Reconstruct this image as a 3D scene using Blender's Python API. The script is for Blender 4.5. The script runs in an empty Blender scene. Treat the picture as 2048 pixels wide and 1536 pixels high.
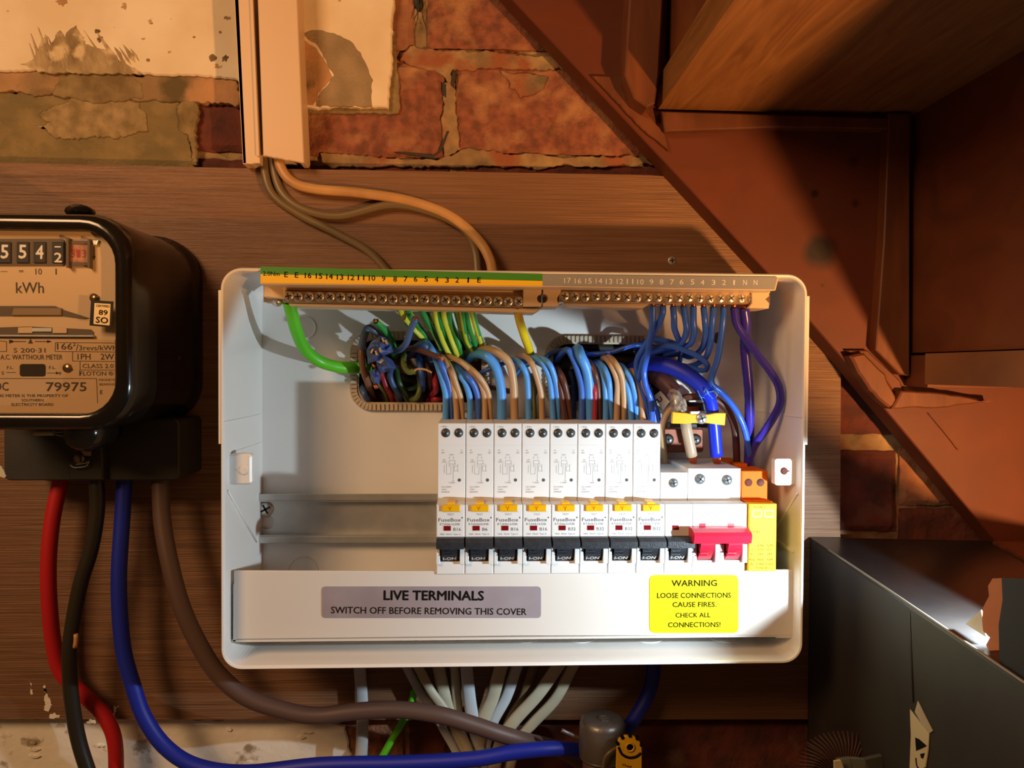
import bpy, math, random
from mathutils import Vector, Matrix, noise
from mathutils.geometry import tessellate_polygon
S = bpy.context.scene
COL = S.collection
random.seed(7)

# ------------------------------------------------------------------ camera
FPX, DIST = 1539.0, 580.0            # focal length in pixels, camera distance from the brick face in mm
YAW, PITCH, ROLL = 0.04455881, 0.01953953, 0.00573046
_cy, _sy, _cp, _sp = math.cos(YAW), math.sin(YAW), math.cos(PITCH), math.sin(PITCH)
FW = Vector((_sy*_cp, _cy*_cp, -_sp)); _R = Vector((_cy, -_sy, 0)); _U = _R.cross(FW)
CR = _R*math.cos(ROLL) + _U*math.sin(ROLL); CU = -_R*math.sin(ROLL) + _U*math.cos(ROLL)
CAMP = Vector((0, -DIST, 0))
cd = bpy.data.cameras.new('camera'); cam = bpy.data.objects.new('camera', cd); COL.objects.link(cam)
cam.matrix_world = Matrix(((CR.x, CU.x, -FW.x, 0), (CR.y, CU.y, -FW.y, -DIST*.001), (CR.z, CU.z, -FW.z, 0), (0, 0, 0, 1)))
cd.sensor_width = 36; cd.lens = FPX*36/2048; cd.clip_start = .01
S.camera = cam

# ------------------------------------------------------------------ world, lights, exposure
S.view_settings.view_transform = 'Standard'; S.view_settings.look = 'None'
S.view_settings.exposure = 0; S.view_settings.gamma = 1; S.view_settings.use_curve_mapping = False
w = bpy.data.worlds.new('world'); S.world = w; w.use_nodes = True
w.node_tree.nodes['Background'].inputs[0].default_value = (1, .5, .22, 1)
w.node_tree.nodes['Background'].inputs[1].default_value = .07
def light(name, kind, loc, power, col, size, target=None, **k):
    l = bpy.data.lights.new(name, kind); o = bpy.data.objects.new(name, l); COL.objects.link(o)
    o.location = Vector(loc)*.001; l.energy = power; l.color = col
    if kind == 'AREA': l.size = size*.001
    else: l.shadow_soft_size = size*.001
    if target: o.rotation_euler = (Vector(target)*.001-o.location).to_track_quat('-Z', 'Y').to_euler()
    for a, b in k.items(): setattr(l, a, b)
    return o
# handheld torch lying low on the right, tungsten lamp low behind it, soft room light from the left
light('torch', 'SPOT', (252, -244, -103), 3.7, (.76, .91, 1), 4, (132, -104, -180), spot_size=math.radians(100), spot_blend=.1)
light('torch_core', 'SPOT', (252, -244, -103), .8, (.82, .94, 1), 4, (118, -94, -128), spot_size=math.radians(52), spot_blend=.8)
light('warm_lamp', 'POINT', (410, -560, -182), 21, (1, .46, .15), 14)
light('room_light', 'AREA', (-600, -800, 450), 6.2, (1, .58, .28), 300, (-200, 0, -60))

# ------------------------------------------------------------------ pixel -> place helpers (mm)
def ray(px, py):
    return (CR*((px-1024)/FPX) - CU*((py-768)/FPX) + FW)
def Q(px, py, h):
    d = ray(px, py); return CAMP + d*((DIST-h)/d.y)
def P2(px, py, h):
    q = Q(px, py, h); return (q.x, q.z)
def Qz(px, py, z):
    d = ray(px, py); return CAMP + d*(z/d.z)
def Qpl(px, py, p0, n):
    d = ray(px, py); return CAMP + d*((p0-CAMP).dot(n)/d.dot(n))
def PP(pts, h): return [P2(x, y, h) for x, y in pts]

# ------------------------------------------------------------------ mesh collector
def origin_of(o):
    v = Vector()
    while o: v += o.location; o = o.parent
    return v
class M:
    def __init__(s): s.v = []; s.f = []; s.m = []; s.s = []
    def add(s, vs, fs, m=0, sm=False):
        b = len(s.v); s.v += [tuple(v) for v in vs]
        for f in fs: s.f.append([b+i for i in f]); s.m.append(m); s.s.append(sm)
    def build(s, name, mats, parent=None, label=None):
        if not isinstance(mats, (list, tuple)): mats = [mats]
        if parent: og = origin_of(parent)
        else:
            xs = [v[0] for v in s.v]; ys = [v[1] for v in s.v]; zs = [v[2] for v in s.v]
            og = Vector(((min(xs)+max(xs))/2, max(ys), min(zs)))*.001
        me = bpy.data.meshes.new(name)
        me.from_pydata([(v[0]*.001-og.x, v[1]*.001-og.y, v[2]*.001-og.z) for v in s.v], [], s.f)
        for m in mats: me.materials.append(m)
        me.polygons.foreach_set('material_index', s.m); me.polygons.foreach_set('use_smooth', s.s); me.update()
        o = bpy.data.objects.new(name, me); COL.objects.link(o)
        if parent: o.parent = parent
        else: o.location = og
        if label: o['label'] = label
        return o
    def box(s, x0, x1, h0, h1, z0, z1, m=0, b=0):
        s.prism([(x0, z0), (x1, z0), (x1, z1), (x0, z1)], h0, h1, m, b)
    def prism(s, poly, h0, h1, m=0, b=0, sm=False, back=True):
        n = len(poly)
        if sum(poly[i][0]*poly[(i+1) % n][1]-poly[(i+1) % n][0]*poly[i][1] for i in range(n)) < 0: poly = poly[::-1]
        rings = [(poly, h0)]
        if b:
            rings.append((poly, h1-b)); rings.append((inset(poly, b), h1))
        else: rings.append((poly, h1))
        vs = []; fs = []
        for pl, h in rings: vs += [(x, -h, z) for x, z in pl]
        for k in range(len(rings)-1):
            for i in range(n):
                j = (i+1) % n; fs.append([k*n+i, k*n+j, (k+1)*n+j, (k+1)*n+i])
        s.add(vs, fs, m, sm)
        a = len(s.v)-n
        s.f.append([a+i for i in range(n)]); s.m.append(m); s.s.append(False)
        if back:
            a = len(s.v)-len(vs); s.f.append([a+n-1-i for i in range(n)]); s.m.append(m); s.s.append(False)
    def slab(s, pts, h0, h1, m=0, b=0): s.prism(PP(pts, h1), h0, h1, m, b)
    def plate(s, outer, holes, h0, h1, m=0):           # a flat sheet with holes through it
        loops = [outer]+holes; flat = [p for l in loops for p in l]; n = len(flat)
        tr = tessellate_polygon([[Vector((x, z, 0)) for x, z in l] for l in loops])
        vs = [(x, -h1, z) for x, z in flat]+[(x, -h0, z) for x, z in flat]
        fs = [list(t) for t in tr]+[[i+n for i in t[::-1]] for t in tr]
        b = 0
        for l in loops:
            for i in range(len(l)):
                j = (i+1) % len(l); fs.append([b+i, b+j, n+b+j, n+b+i])
            b += len(l)
        s.add(vs, fs, m)
    def hull_quad(s, a, b, c, d, m=0): s.add([a, b, c, d], [[0, 1, 2, 3]], m)
    def solid(s, quad, off, m=0):                       # a quad pushed along a vector to make a board
        vs = list(quad)+[Vector(q)+Vector(off) for q in quad]; n = len(quad)
        fs = [list(range(n)), [2*n-1-i for i in range(n)]]+[[i, (i+1) % n, n+(i+1) % n, n+i] for i in range(n)]
        s.add(vs, fs, m)
    def tube(s, pts, r, n=10, flat=None, mf=None, caps=True, seg=6, m=0):
        P = spline([Vector(p) for p in pts], seg); k = len(P)
        T = [(P[min(i+1, k-1)]-P[max(i-1, 0)]).normalized() for i in range(k)]
        ref = Vector((0, 0, 1)) if abs(T[0].z) < .9 else Vector((1, 0, 0))
        u = T[0].cross(ref).normalized(); vs = []
        for i in range(k):
            if flat: u = T[i].cross(Vector((0, 1, 0))).normalized()
            else: u = (u-T[i]*u.dot(T[i])).normalized()
            w_ = T[i].cross(u)
            rr = r[0]+(r[1]-r[0])*i/(k-1) if isinstance(r, tuple) else r
            for j in range(n):
                a = 2*math.pi*j/n; c, d = math.cos(a), math.sin(a)
                if flat: c = math.copysign(abs(c)**.6, c)*flat
                vs.append(P[i]+u*(c*rr)+w_*(d*rr))
        for i in range(k-1):
            for j in range(n):
                jj = (j+1) % n
                s.f.append([len(s.v)+i*n+j, len(s.v)+i*n+jj, len(s.v)+(i+1)*n+jj, len(s.v)+(i+1)*n+j])
                s.m.append(mf(j, i) if mf else m); s.s.append(True)
        if caps:
            s.f.append([len(s.v)+n-1-j for j in range(n)]); s.m.append(m); s.s.append(False)
            s.f.append([len(s.v)+(k-1)*n+j for j in range(n)]); s.m.append(m); s.s.append(False)
        s.v += [tuple(v) for v in vs]
    def lathe(s, c, prof, axis='y', n=20, m=0, sm=True, scale=(1, 1), ring=False):
        # prof: (radius, distance along axis); y = out of the wall, z = up
        vs = []; fs = []
        for r, t in prof:
            for j in range(n):
                a = 2*math.pi*j/n
                if axis == 'y': vs.append((c[0]+r*math.cos(a)*scale[0], c[1]-t, c[2]+r*math.sin(a)*scale[1]))
                else: vs.append((c[0]+r*math.cos(a), c[1]-r*math.sin(a), c[2]+t))
        for k in range(len(prof)-1):
            for j in range(n):
                jj = (j+1) % n; fs.append([k*n+j, k*n+jj, (k+1)*n+jj, (k+1)*n+j])
        s.add(vs, fs, m, sm)
        b = len(s.v)-len(vs)
        for k in ((0, len(prof)-1) if not ring else ()):
            if prof[k][0] > 1e-4:
                idx = [b+k*n+j for j in range(n)]
                s.f.append(idx[::-1] if k == 0 else idx); s.m.append(m); s.s.append(False)
    def screw(s, px, py, h, r, rot=.4, dome=.35, m=0, md=1):
        c = Q(px, py, h)
        s.lathe(c, [(r, -1.2), (r, r*.1), (r*.85, r*dome*.7), (r*.5, r*dome), (0, r*dome*1.1)], n=18, m=m)
        for a in (rot, rot+math.pi/2):
            ca, sa = math.cos(a), math.sin(a); L, W = r*.68, r*.13
            s.prism([(c.x+x*ca-z*sa, c.z+x*sa+z*ca) for x, z in ((-L, -W), (L, -W), (L, W), (-L, W))], -c.y-.2, -c.y+r*dome*1.1+.05, md)
    def grid(s, x0, x1, z0, z1, nx, nz, fn, m=0, sm=False):
        vs = [fn(x0+(x1-x0)*i/nx, z0+(z1-z0)*j/nz) for j in range(nz+1) for i in range(nx+1)]
        s.add(vs, [[j*(nx+1)+i, j*(nx+1)+i+1, (j+1)*(nx+1)+i+1, (j+1)*(nx+1)+i] for j in range(nz) for i in range(nx)], m, sm)
    def block(s, x0, x1, z0, z1, h0, h1, amp=.6, cell=5, seed=0, m=0, edge=1.2):   # rough brick
        nx = max(3, int((x1-x0)/cell)); nz = max(3, int((z1-z0)/cell)); vs = []; fs = []
        for j in range(nz+1):
            for i in range(nx+1):
                x = x0+(x1-x0)*i/nx; z = z0+(z1-z0)*j/nz
                nn = noise.noise(Vector((x*.12, z*.12, seed))); n2 = noise.noise(Vector((x*.03, z*.03, seed+5)))
                bd = (i in (0, nx)) or (j in (0, nz)); h = h1+nn*amp+n2*amp*1.5-(edge*1.6 if bd else 0)
                if i in (0, nx): x += noise.noise(Vector((z*.15, seed, 1)))*edge
                if j in (0, nz): z += noise.noise(Vector((x*.1, seed, 2)))*edge
                vs.append((x, -h, z))
        W = nx+1
        fs = [[j*W+i, j*W+i+1, (j+1)*W+i+1, (j+1)*W+i] for j in range(nz) for i in range(nx)]
        rim = [i for i in range(W)]+[j*W+nx for j in range(1, nz+1)]+[nz*W+i for i in range(nx-1, -1, -1)]+[j*W for j in range(nz-1, 0, -1)]
        b = len(vs)
        for r in rim: vs.append((vs[r][0], -h0, vs[r][2]))
        for k in range(len(rim)):
            kk = (k+1) % len(rim); fs.append([rim[kk], rim[k], b+k, b+kk])
        s.add(vs, fs, m, False)
def inset(poly, b):
    n = len(poly); out = []
    for i in range(n):
        p0, p, p1 = Vector(poly[i-1]), Vector(poly[i]), Vector(poly[(i+1) % n])
        a = (p-p0).normalized(); c = (p1-p).normalized()
        na = Vector((-a.y, a.x)); nc = Vector((-c.y, c.x)); k = na+nc
        d = max(.35, 1+na.dot(nc)); out.append(tuple(p+k*(b/d)))
    return out
def spline(P, seg):
    if len(P) == 2 or seg < 2: return P
    R = []
    E_ = [P[0]*2-P[1]]+P+[P[-1]*2-P[-2]]
    for i in range(1, len(E_)-2):
        a, b, c, d = E_[i-1:i+3]
        for k in range(seg):
            t = k/seg
            R.append(.5*((2*b)+(c-a)*t+(2*a-5*b+4*c-d)*t*t+(3*b-a-3*c+d)*t*t*t))
    R.append(P[-1]); return R
def rr(x0, y0, x1, y1, r, n=5, cut=None):           # rounded rectangle outline
    out = []; sx = 1 if x1 > x0 else -1
    if x1 < x0: x0, x1 = x1, x0
    if y1 < y0: y0, y1 = y1, y0
    for cx, cy, a0 in ((x1-r, y1-r, 0), (x0+r, y1-r, 90), (x0+r, y0+r, 180), (x1-r, y0+r, 270)):
        for k in range(n+1):
            a = math.radians(a0+90*k/n); out.append((cx+r*math.cos(a), cy+r*math.sin(a)))
    return out
def circ(cx, cy, r, n=16, ry=None): return [(cx+r*math.cos(2*math.pi*k/n), cy+(ry or r)*math.sin(2*math.pi*k/n)) for k in range(n)]
def jag(poly, step, amp, seed=0, edges=None):
    out = []; n = len(poly); rnd = random.Random(seed)
    for i in range(n):
        a, b = poly[i], poly[(i+1) % n]; L = math.hypot(b[0]-a[0], b[1]-a[1]); out.append(a)
        if edges is not None and i not in edges: continue
        k = int(L/step)
        for j in range(1, k):
            t = j/k; x = a[0]+(b[0]-a[0])*t; y = a[1]+(b[1]-a[1])*t
            d = amp*(noise.noise(Vector((x*.02, y*.02, seed)))*1.5+rnd.uniform(-.5, .5))
            out.append((x-(b[1]-a[1])/L*d, y+(b[0]-a[0])/L*d))
    return out
def thing(name, label, cat, loc, group=None):
    o = bpy.data.objects.new(name, None); COL.objects.link(o); o.location = Vector(loc)*.001
    o.empty_display_size = .01
    return tag(o, label, cat, group)
def tag(o, label=None, cat=None, group=None, kind=None):
    if label: o['label'] = label
    if cat: o['category'] = cat
    if group: o['group'] = group
    if kind: o['kind'] = kind
    return o
def dup(o, dx, parent=None):
    c = o.copy(); COL.objects.link(c)
    if parent: c.parent = parent
    else: c.location = o.location+Vector((dx*.001, 0, 0))
    for ch in list(o.children): dup(ch, 0, c)
    return c
# lettering: flat print as thin geometry; cap height in pixels, baseline from (xa,ya) to (xb,yb)
_tx = {}
def glyphs(s, bold):
    k = (s, bold)
    if k not in _tx:
        cu = bpy.data.curves.new('t', 'FONT'); cu.body = s; cu.size = 1; cu.resolution_u = 2
        ob = bpy.data.objects.new('t', cu); COL.objects.link(ob); bpy.context.view_layer.update()
        me = bpy.data.meshes.new_from_object(ob.evaluated_get(bpy.context.evaluated_depsgraph_get()))
        v = [tuple(q.co) for q in me.vertices]; f = [list(p.vertices) for p in me.polygons]
        bpy.data.objects.remove(ob); bpy.data.curves.remove(cu); bpy.data.meshes.remove(me)
        if bold:                                     # heavier print: the strokes laid down four times, slightly shifted
            n = len(v); base, bf = v, f; v, f = [], []
            for k_, (ox, oy) in enumerate(((-bold, 0), (bold, 0), (0, bold), (0, -bold))):
                v += [(p[0]+ox, p[1]+oy, k_*.012) for p in base]; f += [[i+n*k_ for i in q] for q in bf]
        _tx[k] = (v, f)
    return _tx[k]
def text(m, s, xa, ya, xb, yb, cap, h, bold=0, mi=0, pos=None):
    v, f = glyphs(s, bold)
    if not v: return
    x0 = min(a[0] for a in v); x1 = max(a[0] for a in v)
    A = pos(xa, ya) if pos else Q(xa, ya, h); B = pos(xb, yb) if pos else Q(xb, yb, h)
    C = pos(xa, ya-10) if pos else None
    ux = (B-A); L = ux.length; ux.normalize()
    up = Vector((-ux.z, 0, ux.x)) if not pos else (C-A).normalized()
    capmm = cap*((DIST-h)/FPX) if not pos else cap*(C-A).length/10
    sx = L/(x1-x0); sy = capmm/.729
    out = ux.cross(up)
    if out.dot(CAMP-A) < 0: out = -out
    m.add([A+ux*((a[0]-x0)*sx)+up*(a[1]*sy)+out*a[2] for a in v], f, mi)

# ------------------------------------------------------------------ materials
def lin(c): return tuple((x/12.92 if x <= .04045 else ((x+.055)/1.055)**2.4) for x in c)
def hexc(s): return lin(tuple(int(s[i:i+2], 16)/255 for i in (0, 2, 4)))
def mat(name, col, rough=.5, metal=0, c2=None, ns=40, ramp=(.35, .65), bump=0, bs=150, scale=(1, 1, 1), spec=.5, coat=0, dist=0, detail=4, third=None, ts=20, tr=(.6, .7)):
    m = bpy.data.materials.new(name); m.use_nodes = True; N = m.node_tree.nodes; L = m.node_tree.links
    b = N['Principled BSDF']; b.inputs['Base Color'].default_value = (*col, 1)
    b.inputs['Roughness'].default_value = rough; b.inputs['Metallic'].default_value = metal
    b.inputs['Specular IOR Level'].default_value = spec; b.inputs['Coat Weight'].default_value = coat
    tc = N.new('ShaderNodeNewGeometry'); mp = N.new('ShaderNodeMapping'); mp.inputs['Scale'].default_value = scale
    L.new(tc.outputs['Position'] if False else N.new('ShaderNodeTexCoord').outputs['Object'], mp.inputs['Vector'])
    if c2:
        n = N.new('ShaderNodeTexNoise'); n.inputs['Scale'].default_value = ns; n.inputs['Detail'].default_value = detail
        n.inputs['Distortion'].default_value = dist
        r = N.new('ShaderNodeValToRGB'); r.color_ramp.elements[0].position, r.color_ramp.elements[1].position = ramp
        r.color_ramp.elements[0].color = (*col, 1); r.color_ramp.elements[1].color = (*c2, 1)
        L.new(mp.outputs[0], n.inputs['Vector']); L.new(n.outputs['Fac'], r.inputs[0]); out = r.outputs[0]
        if third:
            n3 = N.new('ShaderNodeTexNoise'); n3.inputs['Scale'].default_value = ts; n3.inputs['Detail'].default_value = 5
            L.new(N.new('ShaderNodeTexCoord').outputs['Object'], n3.inputs['Vector'])
            mr = N.new('ShaderNodeMapRange'); mr.inputs[1].default_value, mr.inputs[2].default_value = tr
            mx = N.new('ShaderNodeMix'); mx.data_type = 'RGBA'; L.new(n3.outputs['Fac'], mr.inputs[0]); L.new(mr.outputs[0], mx.inputs[0])
            L.new(out, mx.inputs[6]); mx.inputs[7].default_value = (*third, 1); out = mx.outputs[2]
        L.new(out, b.inputs['Base Color']); m['out'] = 1
    if bump:
        n2 = N.new('ShaderNodeTexNoise'); n2.inputs['Scale'].default_value = bs; n2.inputs['Detail'].default_value = 5
        bp = N.new('ShaderNodeBump'); bp.inputs['Strength'].default_value = bump; bp.inputs['Distance'].default_value = .001
        L.new(mp.outputs[0], n2.inputs['Vector']); L.new(n2.outputs['Fac'], bp.inputs['Height']); L.new(bp.outputs[0], b.inputs['Normal'])
    return m
def knots(m, spots):           # dark knots in the timber at fixed places of the board (world mm, radius mm)
    N = m.node_tree.nodes; L = m.node_tree.links; b = N['Principled BSDF']; src = b.inputs['Base Color'].links[0].from_socket
    g = N.new('ShaderNodeNewGeometry'); nz = N.new('ShaderNodeTexNoise'); nz.inputs['Scale'].default_value = 90
    L.new(g.outputs['Position'], nz.inputs['Vector'])
    for p, r, d in spots:
        vd = N.new('ShaderNodeVectorMath'); vd.operation = 'DISTANCE'; vd.inputs[1].default_value = Vector(p)*.001; L.new(g.outputs['Position'], vd.inputs[0])
        ma = N.new('ShaderNodeMath'); ma.operation = 'MULTIPLY_ADD'; ma.inputs[1].default_value = .006; L.new(nz.outputs['Fac'], ma.inputs[0]); L.new(vd.outputs['Value'], ma.inputs[2])
        mr = N.new('ShaderNodeMapRange'); mr.inputs[1].default_value = r*.001*.7+.003; mr.inputs[2].default_value = r*.001*1.5+.003; mr.inputs[3].default_value = d; mr.inputs[4].default_value = 0
        mx = N.new('ShaderNodeMix'); mx.data_type = 'RGBA'; L.new(ma.outputs[0], mr.inputs[0]); L.new(mr.outputs[0], mx.inputs[0]); L.new(src, mx.inputs[6])
        mx.inputs[7].default_value = (.012, .005, .003, 1); src = mx.outputs[2]
    L.new(src, b.inputs['Base Color'])
m_mortar = mat('mortar', hexc('A88A62'), .95, c2=hexc('6E5A42'), ns=45, bump=1, bs=420, third=hexc('8E5438'), ts=30, tr=(.5, .64))
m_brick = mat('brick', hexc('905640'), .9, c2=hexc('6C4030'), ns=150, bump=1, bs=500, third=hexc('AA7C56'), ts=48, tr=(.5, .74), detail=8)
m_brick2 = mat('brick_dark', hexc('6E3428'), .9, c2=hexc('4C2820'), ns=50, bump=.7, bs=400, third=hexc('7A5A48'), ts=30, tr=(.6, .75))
m_brick3 = mat('brick_tan', hexc('A07050'), .9, c2=hexc('7A4C38'), ns=40, bump=.7, bs=400)
m_plaster = mat('plaster', hexc('E4D6C0'), .85, c2=hexc('D6C2A4'), ns=18, bump=.35, bs=120, third=hexc('B08A62'), ts=110, tr=(.69, .72))
m_plaster_low = mat('plaster_white', hexc('F0ECE2'), .85, c2=hexc('E4DCCC'), ns=25, bump=.7, bs=130, third=hexc('9A8A74'), ts=60, tr=(.62, .7))
m_scrape = mat('plaster_scraped', hexc('AE9876'), .95, c2=hexc('7E6A4C'), ns=60, bump=.8, bs=300, scale=(1.6, 1, .6), third=hexc('CDB894'), ts=70, tr=(.5, .62), detail=8)
m_rough = mat('plaster_rough', hexc('C09068'), .95, c2=hexc('8A7050'), ns=22, bump=1, bs=220, third=hexc('5E5034'), ts=26, tr=(.52, .62))
m_render = mat('cement_render', hexc('6E6242'), .95, c2=hexc('7E6C48'), ns=60, bump=1, bs=500, scale=(.6, 1, 1.2), third=hexc('8A7650'), ts=60, tr=(.5, .7), detail=8)
m_renderl = mat('cement_render_light', hexc('A48C68'), .95, c2=hexc('7C6A48'), ns=110, bump=1, bs=500, detail=8)
m_scrape2 = mat('plaster_browned', hexc('9A866A'), .95, c2=hexc('86745A'), ns=60, bump=.9, bs=400, detail=8)
m_edge = mat('plaster_edge', hexc('705C3C'), .95, c2=hexc('94805C'), ns=70, bump=1, bs=300)
def wood(name, a, b, third, sc, ns=6, rough=.55, bump=.3, bs=5, dist=.6, tr=(.5, .75), ts=6):
    return mat(name, hexc(a), rough, c2=hexc(b), ns=ns, scale=sc, bump=bump, bs=bs, dist=dist, third=hexc(third), ts=ts, tr=tr, ramp=(.3, .7), detail=7)
m_ply = wood('plywood_board', '886244', '62422C', '765034', (2, 2, 110), ns=6, rough=.5, bs=12, bump=.6)
m_ply_v = wood('plywood_vertical_figure', '9A6238', '6E4020', '8C5630', (3, 3, 60), ns=5, rough=.5, bs=12)
m_pine_x = wood('pine_tread', '966634', '6E4420', '84562C', (30, 3, 30), ns=2.2, dist=2.5)
m_pine_s = wood('pine_string', '642C12', '54240E', '5C2A12', (4, 4, 4), ns=3, dist=1)
m_pine_r = wood('pine_riser', '6A341A', '50260F', '784420', (3, 3, 5), ns=6, dist=1, tr=(.45, .65))
m_batten = wood('batten', '8E5C34', '6E4424', '5A3A20', (20, 4, 4), ns=4)
m_wedge = wood('wedge', '74401E', '5A2E16', '542A14', (20, 20, 4), ns=4)
m_white = mat('white_powder_coat', hexc('F0EEEA'), .32, c2=hexc('ECEAE6'), ns=10, spec=.5, bump=.04, bs=600)
m_cover = mat('white_cover', hexc('DDDAD4'), .5, spec=.3)
m_rcbo = mat('breaker_white', hexc('E4E6E6'), .55, spec=.25)
m_grey_pl = mat('grey_plastic_top', hexc('9A9A9C'), .5)
m_grom = mat('grommet', hexc('C4B49C'), .6)
m_beige = mat('bar_holder', hexc('E2C8A4'), .45)
m_brass = mat('brass', hexc('D8B98A'), .3, 1, c2=hexc('C2A070'), ns=200)
m_zinc = mat('zinc', hexc('CCCCC8'), .42, .75, c2=hexc('BEBEBA'), ns=60, bump=.03, bs=800)
m_chrome = mat('chrome', hexc('E0DEDA'), .3, .8)
m_slot = mat('screw_slot', hexc('2A2620'), .6)
m_copper = mat('copper', hexc('D8774A'), .35, 1)
m_copper2 = mat('copper_plate', hexc('8A5440'), .5, .6, c2=hexc('6E4030'), ns=60)
m_black = mat('black_plastic', hexc('101012'), .32, spec=.5)
m_toggle = mat('toggle_black', hexc('1E2026'), .45, c2=hexc('2C3038'), ns=400, bump=.3, bs=1500)
m_bake = mat('bakelite', hexc('14110D'), .16, c2=hexc('1E1710'), ns=30, spec=.6, bump=.05, bs=60, third=hexc('3A3430'), ts=70, tr=(.7, .76))
m_term = mat('terminal_cover_plastic', hexc('26231E'), .55, c2=hexc('302C24'), ns=30)
m_dial = mat('dial_cream', hexc('D2B48C'), .5)
m_dial2 = mat('dial_dark', hexc('5A4A36'), .5)  # dark brown of the register window, drum bracket and disc openings
m_print = mat('print_black', hexc('141414'), .8, spec=.1)
m_printg = mat('print_grey', hexc('585C60'), .8, spec=.1)
m_printb = mat('print_brown', hexc('3E3020'), .6)
m_printw = mat('print_white', hexc('E8E4E0'), .5)
m_yel = mat('yellow_button', hexc('F0B400'), .35)
m_ysticker = mat('yellow_sticker', hexc('E6DE10'), .6, spec=.2)
m_redw = mat('red_window', hexc('7A1018'), .2)
m_redh = mat('red_handle', hexc('C8203C'), .35)
m_orange = mat('orange_housing', hexc('E06A0C'), .6, spec=.15)
m_ylabel = mat('pale_yellow_label', hexc('E8C030'), .6, spec=.2)
m_greenl = mat('green_strip', hexc('3F8A2A'), .45)
m_yellowl = mat('yellow_strip', hexc('F2C62A'), .45)
m_greyl = mat('grey_strip', hexc('8E9094'), .45)
m_stick = mat('silver_sticker', hexc('A49CA4'), .4, c2=hexc('988E96'), ns=30)
def cable(name, c, rough=.4): return mat(name, hexc(c), rough, spec=.5)
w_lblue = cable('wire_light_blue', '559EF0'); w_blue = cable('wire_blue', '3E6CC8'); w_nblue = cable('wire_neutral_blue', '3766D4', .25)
w_brown_lit = cable('wire_brown_lit', 'C09A70', .4); w_dbrown = cable('wire_dark_brown', '5A3428'); w_violet = cable('wire_violet_blue', '3A2E9E', .25)  # the first is brown insulation with its torch-lit cream put into the colour
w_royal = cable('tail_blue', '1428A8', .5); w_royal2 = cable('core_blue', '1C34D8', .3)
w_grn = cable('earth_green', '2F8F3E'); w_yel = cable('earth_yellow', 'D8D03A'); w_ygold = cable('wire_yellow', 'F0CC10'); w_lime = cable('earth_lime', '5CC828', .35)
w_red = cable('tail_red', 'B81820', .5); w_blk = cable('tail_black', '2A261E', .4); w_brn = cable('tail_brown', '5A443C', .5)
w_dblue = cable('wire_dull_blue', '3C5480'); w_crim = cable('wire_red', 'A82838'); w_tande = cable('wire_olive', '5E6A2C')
m_flat = mat('grey_sheath', hexc('C2BAA2'), .45, c2=hexc('B0A890'), ns=40); m_flat2 = mat('bluish_grey_sheath', hexc('B8BEC4'), .45)
m_oldc = mat('old_tan_cable', hexc('C89A62'), .4, c2=hexc('A87C4C'), ns=30); m_oldc2 = mat('old_grey_cable', hexc('6E5C40'), .4)
m_trunk = mat('trunking_white', hexc('D2B698'), .4)
m_card = mat('black_card', hexc('232222'), .3, c2=hexc('2A2826'), ns=40, bump=.1, bs=60)
m_cardside = mat('black_card_side', hexc('34302C'), .55, c2=hexc('2E2A28'), ns=25)
m_paper = mat('paper', hexc('C9BC98'), .7); m_kraft = mat('kraft', hexc('B86A22'), .7)
m_castm = mat('cast_metal', hexc('7C7874'), .38, .55, c2=hexc('6A625C'), ns=50, bump=.2, bs=300)
m_tagy = mat('tag_yellow', hexc('D8A818'), .5)
m_tape = mat('blue_tape', hexc('4C62A0'), .3, c2=hexc('3A4260'), ns=90, bump=.4, bs=300)
m_hair = mat('bristle', hexc('5A3830'), .6)
m_ceram = mat('clear_sheath', hexc('B4A898'), .15, spec=.8, c2=hexc('5E4C40'), ns=250)
def thin_glass(name):
    m = bpy.data.materials.new(name); m.use_nodes = True; N = m.node_tree.nodes; L = m.node_tree.links
    N.remove(N['Principled BSDF']); t = N.new('ShaderNodeBsdfTransparent'); g = N.new('ShaderNodeBsdfGlossy'); g.inputs['Roughness'].default_value = .05
    mx = N.new('ShaderNodeMixShader'); mx.inputs[0].default_value = .05
    L.new(t.outputs[0], mx.inputs[1]); L.new(g.outputs[0], mx.inputs[2]); L.new(mx.outputs[0], N['Material Output'].inputs[0]); return m
m_glass = thin_glass('window_glass')

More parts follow.
